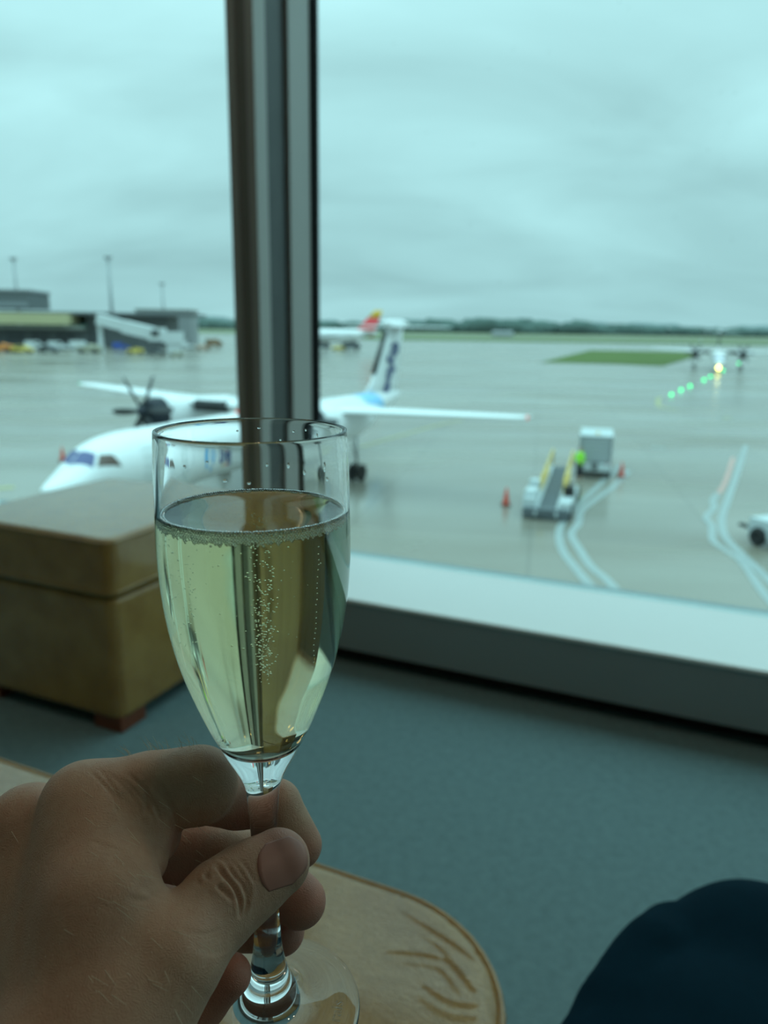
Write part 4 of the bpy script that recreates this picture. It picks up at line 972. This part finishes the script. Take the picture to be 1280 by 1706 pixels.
def build_hand():
    pts = []
    for ch in HAND.values():
        for a, ra, b, rb in ch: pts += [at(*a), at(*b)]
    pts = np.array(pts); lo = pts.min(0) - .032; hi = pts.max(0) + .032
    g = SDF(lo, hi, .00050)
    W = lambda ch: [(at(*a), ra, at(*b), rb) for a, ra, b, rb in ch]
    palm = g.blank()
    for a, ra, b, rb in W(HAND['palm']): g.limb(palm, a, ra, b, rb, .007, .016)
    res = palm.copy()
    ks = dict(thumb=(.0035, .0045), index=(.0014, .0045), middle=(.003, .005), ring=(.003, .005), pinky=(.003, .005))
    for f in ('index', 'middle', 'ring', 'pinky', 'thumb'):
        d = g.blank()
        for a, ra, b, rb in W(HAND[f]): g.limb(d, a, ra, b, rb, ks[f][0], .012)
        res = smin(res, smin(palm, d, ks[f][1]), .0012)
        del d
    for a, ra, b, rb in W(HAND['folds']): g.limb(res, a, ra, b, rb, .0022, .006)
    res = close_on_glass(g, res)
    def hit(px, py, d0=.15, d1=.26):
        r = ray(px, py); t = d0
        while t < d1:
            v = g.sample(res, CAM + r * t)
            if v < 0.0:
                a, b = t - .004, t
                for _ in range(16):
                    m_ = (a + b) / 2
                    if g.sample(res, CAM + r * m_) < 0: b = m_
                    else: a = m_
                return CAM + r * (a + b) / 2
            t += min(max(v, .0004), .004)
        return None
    lines = []
    def crease(pix, wid, dep, ridge=0.0):
        P = [hit(*p) for p in pix]; P = [p for p in P if p is not None]
        if len(P) > 1: lines.append((np.array(catmull(P, 6)), wid, dep, ridge))
    crease([(322, 1443), (345, 1460), (370, 1481), (390, 1502)], .00055, .0009, .00025)
    crease([(346, 1432), (370, 1453), (390, 1476), (401, 1503), (400, 1530)], .0006, .0014, .0004)
    crease([(363, 1430), (386, 1454), (403, 1477), (411, 1503), (406, 1528)], .0006, .0012, .0003)
    crease([(381, 1432), (402, 1455), (415, 1480), (417, 1500)], .0005, .0007, .0002)
    crease([(398, 1432), (414, 1452), (424, 1472)], .0005, .0004)
    crease([(333, 1436), (357, 1455), (380, 1478), (396, 1502)], .0005, .0005)
    crease([(300, 1452), (330, 1470), (352, 1492)], .0005, .0004)
    crease([(372, 1430), (394, 1454), (409, 1479), (414, 1500)], .0005, .0005)
    for k in range(9):     # fine knuckle wrinkles on the index finger
        x = 150 + k * 14 + rnd.uniform(-6, 6); y = 1282 + rnd.uniform(-8, 14); q = rnd.uniform(.7, 1.1)
        crease([(x, y), (x + 22 * q, y + 18 + k), (x + 46 * q, y + 46 + 2 * k), (x + 58 * q, y + 84 + k)], .00045, .00034)
    for k in range(8):
        x = 150 + k * 10; y = 1400 + k * 11
        crease([(x, y), (x + 30, y + 10), (x + 62, y + 24)], .0005, .00028)
    crease([(240, 1300), (246, 1330), (243, 1360)], .0007, .0008)
    crease([(212, 1494), (240, 1500), (262, 1489)], .0006, .0003)
    for k in range(5):
        crease([(300 + 6 * k, 1548 + 9 * k), (340 + 4 * k, 1556 + 8 * k), (378, 1545 + 9 * k)], .0005, .00028)
    tips = [at(498, 1420, .2265), at(505, 1503, .229), at(478, 1555, .234), at(384, 1630, .2165), at(340, 1668, .2185), at(300, 1425, .236), at(400, 1335, .2225), at(262, 1380, .206), at(470, 1410, .205)]
    tr_ = [.009, .014, .014, .012, .012, .016, .012, .008, .008]
    def disp(V, n):
        for P, wid, dep, ridge in lines:
            bx = (V > P.min(0) - .006).all(1) & (V < P.max(0) + .006).all(1); Q = V[bx]
            if not len(Q): continue
            dd = np.full(len(Q), 9.0); tt = np.zeros(len(Q))
            for i in range(len(P) - 1):
                u = P[i + 1] - P[i]; s_ = np.clip(((Q - P[i]) @ u) / (u @ u), 0, 1); e = np.linalg.norm(Q - P[i] - s_[:, None] * u, axis=1)
                up = e < dd; dd[up] = e[up]; tt[up] = (i + s_[up]) / (len(P) - 1)
            amp = np.clip(np.sin(np.clip(tt, 0, 1) * math.pi), 0, 1) ** .5
            h_ = -dep * np.exp(-(dd / wid) ** 2) + ridge * np.exp(-((dd - 2.2 * wid) / (1.3 * wid)) ** 2)
            V[bx] = Q + n[bx] * (h_ * amp)[:, None]
        return V
    o = g.mesh(res, 'hand', m_skin, me_, 2, disp)
    me = o.data; co = np.empty(len(me.vertices) * 3, np.float32); me.vertices.foreach_get('co', co); co = co.reshape(-1, 3)
    fl = np.zeros(len(co))
    for p, r in zip(tips, tr_): fl = np.maximum(fl, np.exp(-(np.linalg.norm(co - p, axis=1) / r) ** 2) * .9)
    fl = np.maximum(fl, 0.18)
    a = me.attributes.new('flush', 'FLOAT', 'POINT'); a.data.foreach_set('value', fl.astype(np.float32))
    # thumb nail: a thin curved plate on the skin
    L_ = catmull([(443, 1405), (431, 1425), (430, 1450), (437, 1472), (448, 1486)], 6); Rr = catmull([(480, 1393), (502, 1406), (510, 1430), (506, 1450), (486, 1473)], 6)
    U_ = []; nU = 12
    for i in range(len(L_)):
        row = []
        for k in range(nU + 1):
            t = k / nU; p = L_[i] * (1 - t) + Rr[i] * t
            hh = hit(p[0], p[1]); row.append(hh)
        U_.append(row)
    n_i = len(U_); V = []; idx = {}
    ok = all(q is not None for row in U_ for q in row)
    if ok:
        A = np.array(U_); du = np.gradient(A, axis=1); dv = np.gradient(A, axis=0); nn = np.cross(dv, du); nn /= np.linalg.norm(nn, axis=2, keepdims=True)
        tc_ = A - CAM; sgn = np.sign(-(nn * tc_).sum(2, keepdims=True)); nn = nn * sgn
        for _ in range(3): nn[1:-1, 1:-1] = (nn[1:-1, 1:-1] + nn[:-2, 1:-1] + nn[2:, 1:-1] + nn[1:-1, :-2] + nn[1:-1, 2:]); nn /= np.linalg.norm(nn, axis=2, keepdims=True)
        e = np.minimum.reduce(np.broadcast_arrays(np.arange(n_i)[:, None] / (n_i - 1), 1 - np.arange(n_i)[:, None] / (n_i - 1)))
        lift = .00004 + .00026 * np.sin(np.pi * np.arange(n_i) / (n_i - 1))[:, None] * np.ones((1, nU + 1)) + .0003 * (np.arange(nU + 1)[None, :] / nU) ** 2
        T = A + nn * lift[:, :, None]; B = A - nn * .0006
        V = [tuple(p) for p in T.reshape(-1, 3)] + [tuple(p) for p in B.reshape(-1, 3)]; n0 = n_i * (nU + 1); Fc = []
        for i in range(n_i - 1):
            for k in range(nU):
                a_ = i * (nU + 1) + k; Fc += [(a_, a_ + 1, a_ + nU + 2, a_ + nU + 1), (n0 + a_, n0 + a_ + nU + 1, n0 + a_ + nU + 2, n0 + a_ + 1)]
        ring_ = list(range(nU + 1)) + [(i + 1) * (nU + 1) - 1 for i in range(1, n_i)] + [(n_i - 1) * (nU + 1) + k for k in range(nU - 1, -1, -1)] + [i * (nU + 1) for i in range(n_i - 2, 0, -1)]
        for k in range(len(ring_)):
            a_, b_ = ring_[k], ring_[(k + 1) % len(ring_)]; Fc.append((a_, b_, n0 + b_, n0 + a_))
        MB().add(V, Fc).build('thumb_nail', m_nail, o, True)
    # fine pale hairs on the back of the hand
    hb = MB()
    for k in range(120):
        px, py = rnd.uniform(0, 330), rnd.uniform(1290, 1690)
        p = hit(px, py)
        if p is None: continue
        d = np.array([rnd.uniform(.3, 1), rnd.uniform(-.4, .2), rnd.uniform(-.9, -.2)]); d /= np.linalg.norm(d)
        tow = (CAM - p) / np.linalg.norm(CAM - p); L2 = rnd.uniform(.003, .006)
        hb.tube([p, p + d * L2 * .5 + tow * .0008, p + d * L2 + tow * .0009], [.00006, .00005, .00002], 4, False)
    for k in range(26):
        px = rnd.uniform(205, 330); y = 1240
        p = None
        while p is None and y < 1300: p = hit(px, y); y += 2
        if p is None: continue
        d = _U * rnd.uniform(.5, 1.2) - _R * rnd.uniform(.1, .9); d /= np.linalg.norm(d); L2 = rnd.uniform(.002, .0045)
        hb.tube([p, p + d * L2 * .5, p + d * L2 - _R * .0006], [.00006, .00005, .00002], 4, False)
    ho = hb.build('hand_hair', mat('pale_hair', (0.85, 0.74, 0.55), 0.4), o); ho['kind'] = 'stuff'
    return o
hand = build_hand()
# sleeve beyond the frame
m_navycloth = mat('navy_cloth', (0.003, 0.022, 0.038), 0.9, var=0.12, vscale=60, bump=0.4, bscale=900, spec=0.05)
q0 = at(50, 2010, .166); q1 = q0 + np.array([-.03, -.10, -.05]); q2 = q0 + np.array([-.07, -.26, -.08])
MB().tube([q0, q0 * .6 + q1 * .4, q1, q2], [.040, .043, .048, .060], 28).build('sleeve', m_navycloth, me_, True)

def build_leg():
    kn = np.array([0.316, 0.505, 0.412]); hip = np.array([0.085, 0.12, 0.43]); an = np.array([0.36, 0.56, 0.10])
    g = SDF((-0.06, -0.12, 0.0), (0.52, 0.72, 0.62), .006)
    D = g.blank()
    g.limb(D, hip, .098, kn + np.array([-.085, -.11, .005]), .092, .03, .05); g.limb(D, kn + np.array([-.085, -.11, .005]), .092, kn, .086, .03, .05)
    g.limb(D, kn, .086, kn * .5 + an * .5, .078, .03, .05); g.limb(D, kn * .5 + an * .5, .078, an, .074, .02, .05)
    # cloth hanging off the inner side of the knee
    g.limb(D, kn + np.array([-.062, -.03, -.005]), .030, kn + np.array([-.075, -.02, -.12]), .032, .012, .05)
    D2 = g.blank(); ch = [at(1128, 1576, .63), at(1098, 1612, .60), at(1042, 1712, .55), at(965, 1850, .49)]
    for a_, b_ in zip(ch, ch[1:]): g.limb(D2, a_, .034, b_, .036, .01, .05)
    D = smin(D, D2, .007)
    def disp(V, n):
        f = np.sin(V[:, 1] * 70 + V[:, 2] * 40 + 2 * np.sin(V[:, 0] * 30)) * .0016 + np.sin(V[:, 1] * 31 - V[:, 2] * 55 + 3 * V[:, 0]) * .002
        side = np.clip(-(n[:, 0]) * 1.2 + .2, 0, 1)
        return V + n * (f * side)[:, None]
    g.mesh(D, 'trouser_leg', m_navycloth, me_, 2, disp)
    MB().lathe([(0, 0), (.05, 0), (.055, .03), (.045, .09), (.04, .12), (0, .12)], 20, (.36, .57, 0.001)).box((.37, .65, .035), (.09, .2, .068), bev=.025).build('shoe', m_dark, me_, True)
build_leg()

# ------------------------------------------------------------------ the flute and the wine
def clear_glass(name, ior, col=(1, 1, 1), rough=0.0):
    m = bpy.data.materials.new(name); m.use_nodes = True; nt = m.node_tree; nt.nodes.clear(); N = nt.nodes.new; L = nt.links.new
    out = N('ShaderNodeOutputMaterial'); g = N('ShaderNodeBsdfGlass'); g.inputs['IOR'].default_value = ior; g.inputs['Roughness'].default_value = rough
    nz = N('ShaderNodeTexNoise'); nz.inputs['Scale'].default_value = 30; mr = N('ShaderNodeMapRange'); L(nz.outputs[0], mr.inputs[0]); mr.inputs[3].default_value = 0.995; mr.inputs[4].default_value = 1.0
    vm = N('ShaderNodeVectorMath'); vm.operation = 'SCALE'; vm.inputs[0].default_value = col; L(mr.outputs[0], vm.inputs['Scale']); L(vm.outputs[0], g.inputs['Color'])
    L(g.outputs[0], out.inputs['Surface']); return m, nt, out
m_glass, _, _ = clear_glass('flute_glass', 1.5)
m_wine, nt_, out_ = clear_glass('pale_wine', 1.34)
va = nt_.nodes.new('ShaderNodeVolumeAbsorption'); va.inputs['Color'].default_value = (0.99, 0.955, 0.32, 1); va.inputs['Density'].default_value = 18.0
nt_.links.new(va.outputs[0], out_.inputs['Volume'])
m_bub, _, _ = clear_glass('bubble', 0.76)
m_foam, nf_, of_ = clear_glass('foam_bubble', 0.72, (1, 1, 1), 0.0)
df_ = nf_.nodes.new('ShaderNodeBsdfDiffuse'); df_.inputs['Color'].default_value = (0.97, 0.97, 0.95, 1); tl_ = nf_.nodes.new('ShaderNodeBsdfTranslucent'); tl_.inputs['Color'].default_value = (0.97, 0.97, 0.95, 1)
m1_ = nf_.nodes.new('ShaderNodeMixShader'); m1_.inputs[0].default_value = .65; m2_ = nf_.nodes.new('ShaderNodeMixShader'); m2_.inputs[0].default_value = .05
nf_.links.new(df_.outputs[0], m1_.inputs[1]); nf_.links.new(tl_.outputs[0], m1_.inputs[2]); nf_.links.new(of_.inputs['Surface'].links[0].from_socket, m2_.inputs[1]); nf_.links.new(m1_.outputs[0], m2_.inputs[2]); nf_.links.new(m2_.outputs[0], of_.inputs['Surface'])
fl = empty('champagne_flute', (AX[0] + .0006, AX[1], ZB)); fl.rotation_euler = (0, -0.0040, 0)
tag(fl, 'clear champagne flute of pale sparkling wine held by its stem', 'glass')
inner = [(23.15, .9251), (22.85, .9249), (22.65, .9241), (22.95, .918), (23.35, .9042), (23.45, .8963), (23.2, .8881), (22.45, .8799), (21.1, .8714), (19.0, .8628), (16.05, .854), (12.3, .845), (9.0, .8408), (5.8, .8385), (2.8, .8376), (0, .8374)]
cm = lambda P, n: [(max(0, p[0]) * .001, p[1] - ZB) for p in catmull(P, n)]
prof = cm(inner[::-1], 5)[:-1] + cm([inner[0]] + outer, 5)[1:-1] + cm([outer[-1]] + foot, 4)
prof[0] = (0, prof[0][1]); prof[-1] = (0, prof[-1][1])
MB().lathe(prof, 160).build('glass_body', m_glass, fl, True)
V, Fc = text_mesh('rais', 0.0052, 0.0)
lt = MB().add([(0.0205 - (v - .0018) * 1.0, (u - .0045), .0013) for u, v, _ in V], [tuple(reversed(f)) for f in Fc]).build('embossed_lettering', m_glass, fl, fix=False)
sm = lt.modifiers.new('thickness', 'SOLIDIFY'); sm.thickness = .0002; lt.rotation_euler = (0, 0, math.radians(-6)); lt.location = (0, 0, .0016)

ZL = 0.9043
wine = empty('sparkling_wine', tuple(fl.location)); wine.rotation_euler = fl.rotation_euler; tag(wine, 'pale gold sparkling wine inside the flute', 'drink')
wi = [(r + .13, z) for r, z in inner[::-1] if z < ZL - .002]
wi[0] = (0, wi[0][1] - .00013)
wi += [(23.47, ZL - .0008), (23.47, ZL + .0006), (23.2, ZL + .0004), (22.8, ZL), (22.2, ZL - .0002), (12, ZL - .0002), (0, ZL - .0002)]
k_ = len([1 for r, z in inner if z < ZL - .002])
pw = [(max(0, p[0]) * .001, p[1] - ZB) for p in catmull(wi[:k_ + 1], 5)] + [(r * .001, z - ZB) for r, z in wi[k_ + 1:]]
pw[0] = (0, pw[0][1])
MB().lathe(pw, 160).build('wine_body', m_wine, wine, True)
ico = []
for sub in (1, 2):
    bm = bmesh.new(); bmesh.ops.create_icosphere(bm, subdivisions=sub, radius=1); ico.append(([v.co.copy() for v in bm.verts], [[v.index for v in f.verts] for f in bm.faces])); bm.free()
def ball(mb, c, r, sub=0):
    vs, fs = ico[sub]; mb.add([(c[0] + v.x * r, c[1] + v.y * r, c[2] + v.z * r) for v in vs], fs)
fo = MB()
def wall_r(z): return float(np.interp(z, [q[1] for q in inner[::-1]], [q[0] for q in inner[::-1]])) * .001
for row in range(9):            # beads packed against the wall, deepest on the near side
    for k in range(210):
        a = 2 * math.pi * (k + .5 * (row % 2) + rnd.uniform(-.12, .12)) / 210; front = max(0.0, -math.sin(a)); side = abs(math.cos(a))
        deep = .0007 + .0024 * front ** .7 + .0005 * side
        z = ZL + .00045 - row * .00042 + rnd.uniform(-.00008, .00008)
        if ZL + .00045 - z > deep * rnd.uniform(.8, 1.15): continue
        sz = rnd.uniform(.00026, .00037); r = wall_r(z) - sz - .00004
        ball(fo, (r * math.cos(a), r * math.sin(a), z - ZB), sz, 1)
        if row < 2 and front > .2:
            r -= rnd.uniform(.0005, .0008); ball(fo, (r * math.cos(a), r * math.sin(a), ZL - ZB + .0001), sz * .9, 1)
f_ = fo.build('foam_ring', m_foam, wine, True, fix=False); f_['kind'] = 'stuff'
bu = MB()
def bub(px, py, dep, r):
    p = at(px, py, dep) - np.array(fl.location); ball(bu, p, r, 1)
for k in range(230):
    t = rnd.random() ** .75; y = 885 + 215 * t
    bub(438 + rnd.gauss(0, 9) * (0.9 if y > 960 else 1.3) + (y - 980) * .02, y, .197 + rnd.uniform(-.003, .004), rnd.uniform(.00014, .00026))
for k in range(22): bub(436 + rnd.uniform(-2, 2) + (9 if k % 2 else 0), 1050 + k * 3.2, .197, .00014)
for k in range(22): bub(507 + rnd.uniform(-1, 1), 905 + k * 9.2 + rnd.uniform(-2, 2), .196, .00016)
for k in range(70): bub(rnd.uniform(318, 355), rnd.uniform(890, 1080), .192, rnd.uniform(.00012, .0002))
for k in range(45): bub(rnd.uniform(285, 560), rnd.uniform(890, 1060), rnd.uniform(.188, .2), rnd.uniform(.0001, .0002))
for k in range(26): # on the surface
    a = rnd.uniform(0, 6.28); r = rnd.uniform(.004, .020); ball(bu, (r * math.cos(a), r * math.sin(a), ZL - ZB - .0004), .00022, 1)
b_ = bu.build('bubbles', m_bub, wine, True, fix=False); b_['kind'] = 'stuff'
# wet drops left above the wine on the inside of the glass
dp = MB()
for (ph, z, sx_, sz_) in ((-95, .9165, .0009, .0006), (-82, .9160, .0006, .0005), (-60, .9195, .0005, .0010), (-50, .9175, .0004, .0009), (-72, .9200, .0004, .0006), (-105, .9205, .0005, .0004), (70, .9215, .0006, .0005), (95, .9222, .0008, .0004), (110, .9215, .0005, .0004), (60, .9222, .0005, .0006), (-35, .9180, .0005, .0018), (-33, .9150, .0006, .0008), (-120, .9190, .0006, .0006), (80, .9190, .0005, .0005), (50, .921, .0004, .0009)):
    a = math.radians(ph); r = .02285
    vs, fs = ico[1]; T = np.array([-math.sin(a), math.cos(a), 0]); Rv = np.array([math.cos(a), math.sin(a), 0])
    dp.add([tuple(Rv * (r + v.x * .0003) + T * v.y * sx_ * .7 + np.array([0, 0, z - ZB + v.z * sz_ * .7])) for v in vs], fs)
d_ = dp.build('wine_droplets', m_wine, fl, True, fix=False); d_['kind'] = 'stuff'

# rain on the outside of the right-hand pane
rn = MB()
for k in range(260):
    s_ = MS1 + .05 + rnd.random() ** .6 * 2.6; z = SILL + .6 + rnd.random() ** .7 * 1.5; c = np.array(lg(s_, GLASS + .0062, z)); r = rnd.uniform(.001, .0028)
    vs, fs = ico[1]; rn.add([tuple(c + WS * v.x * r + WN * max(v.y, 0) * r * .3 + np.array([0, 0, v.z * r * 1.2])) for v in vs], fs)
m_rain = bpy.data.materials.new('rain_drop'); m_rain.use_nodes = True
nt_ = m_rain.node_tree; nt_.nodes.clear(); o_ = nt_.nodes.new('ShaderNodeOutputMaterial'); t_ = nt_.nodes.new('ShaderNodeBsdfRefraction'); t_.inputs['IOR'].default_value = 1.33; nt_.links.new(t_.outputs[0], o_.inputs[0])
ro = rn.build('raindrops', m_rain, None, True, fix=False); tag(ro, 'fine raindrops scattered on the outside of the right-hand pane', 'raindrops', kind='stuff')
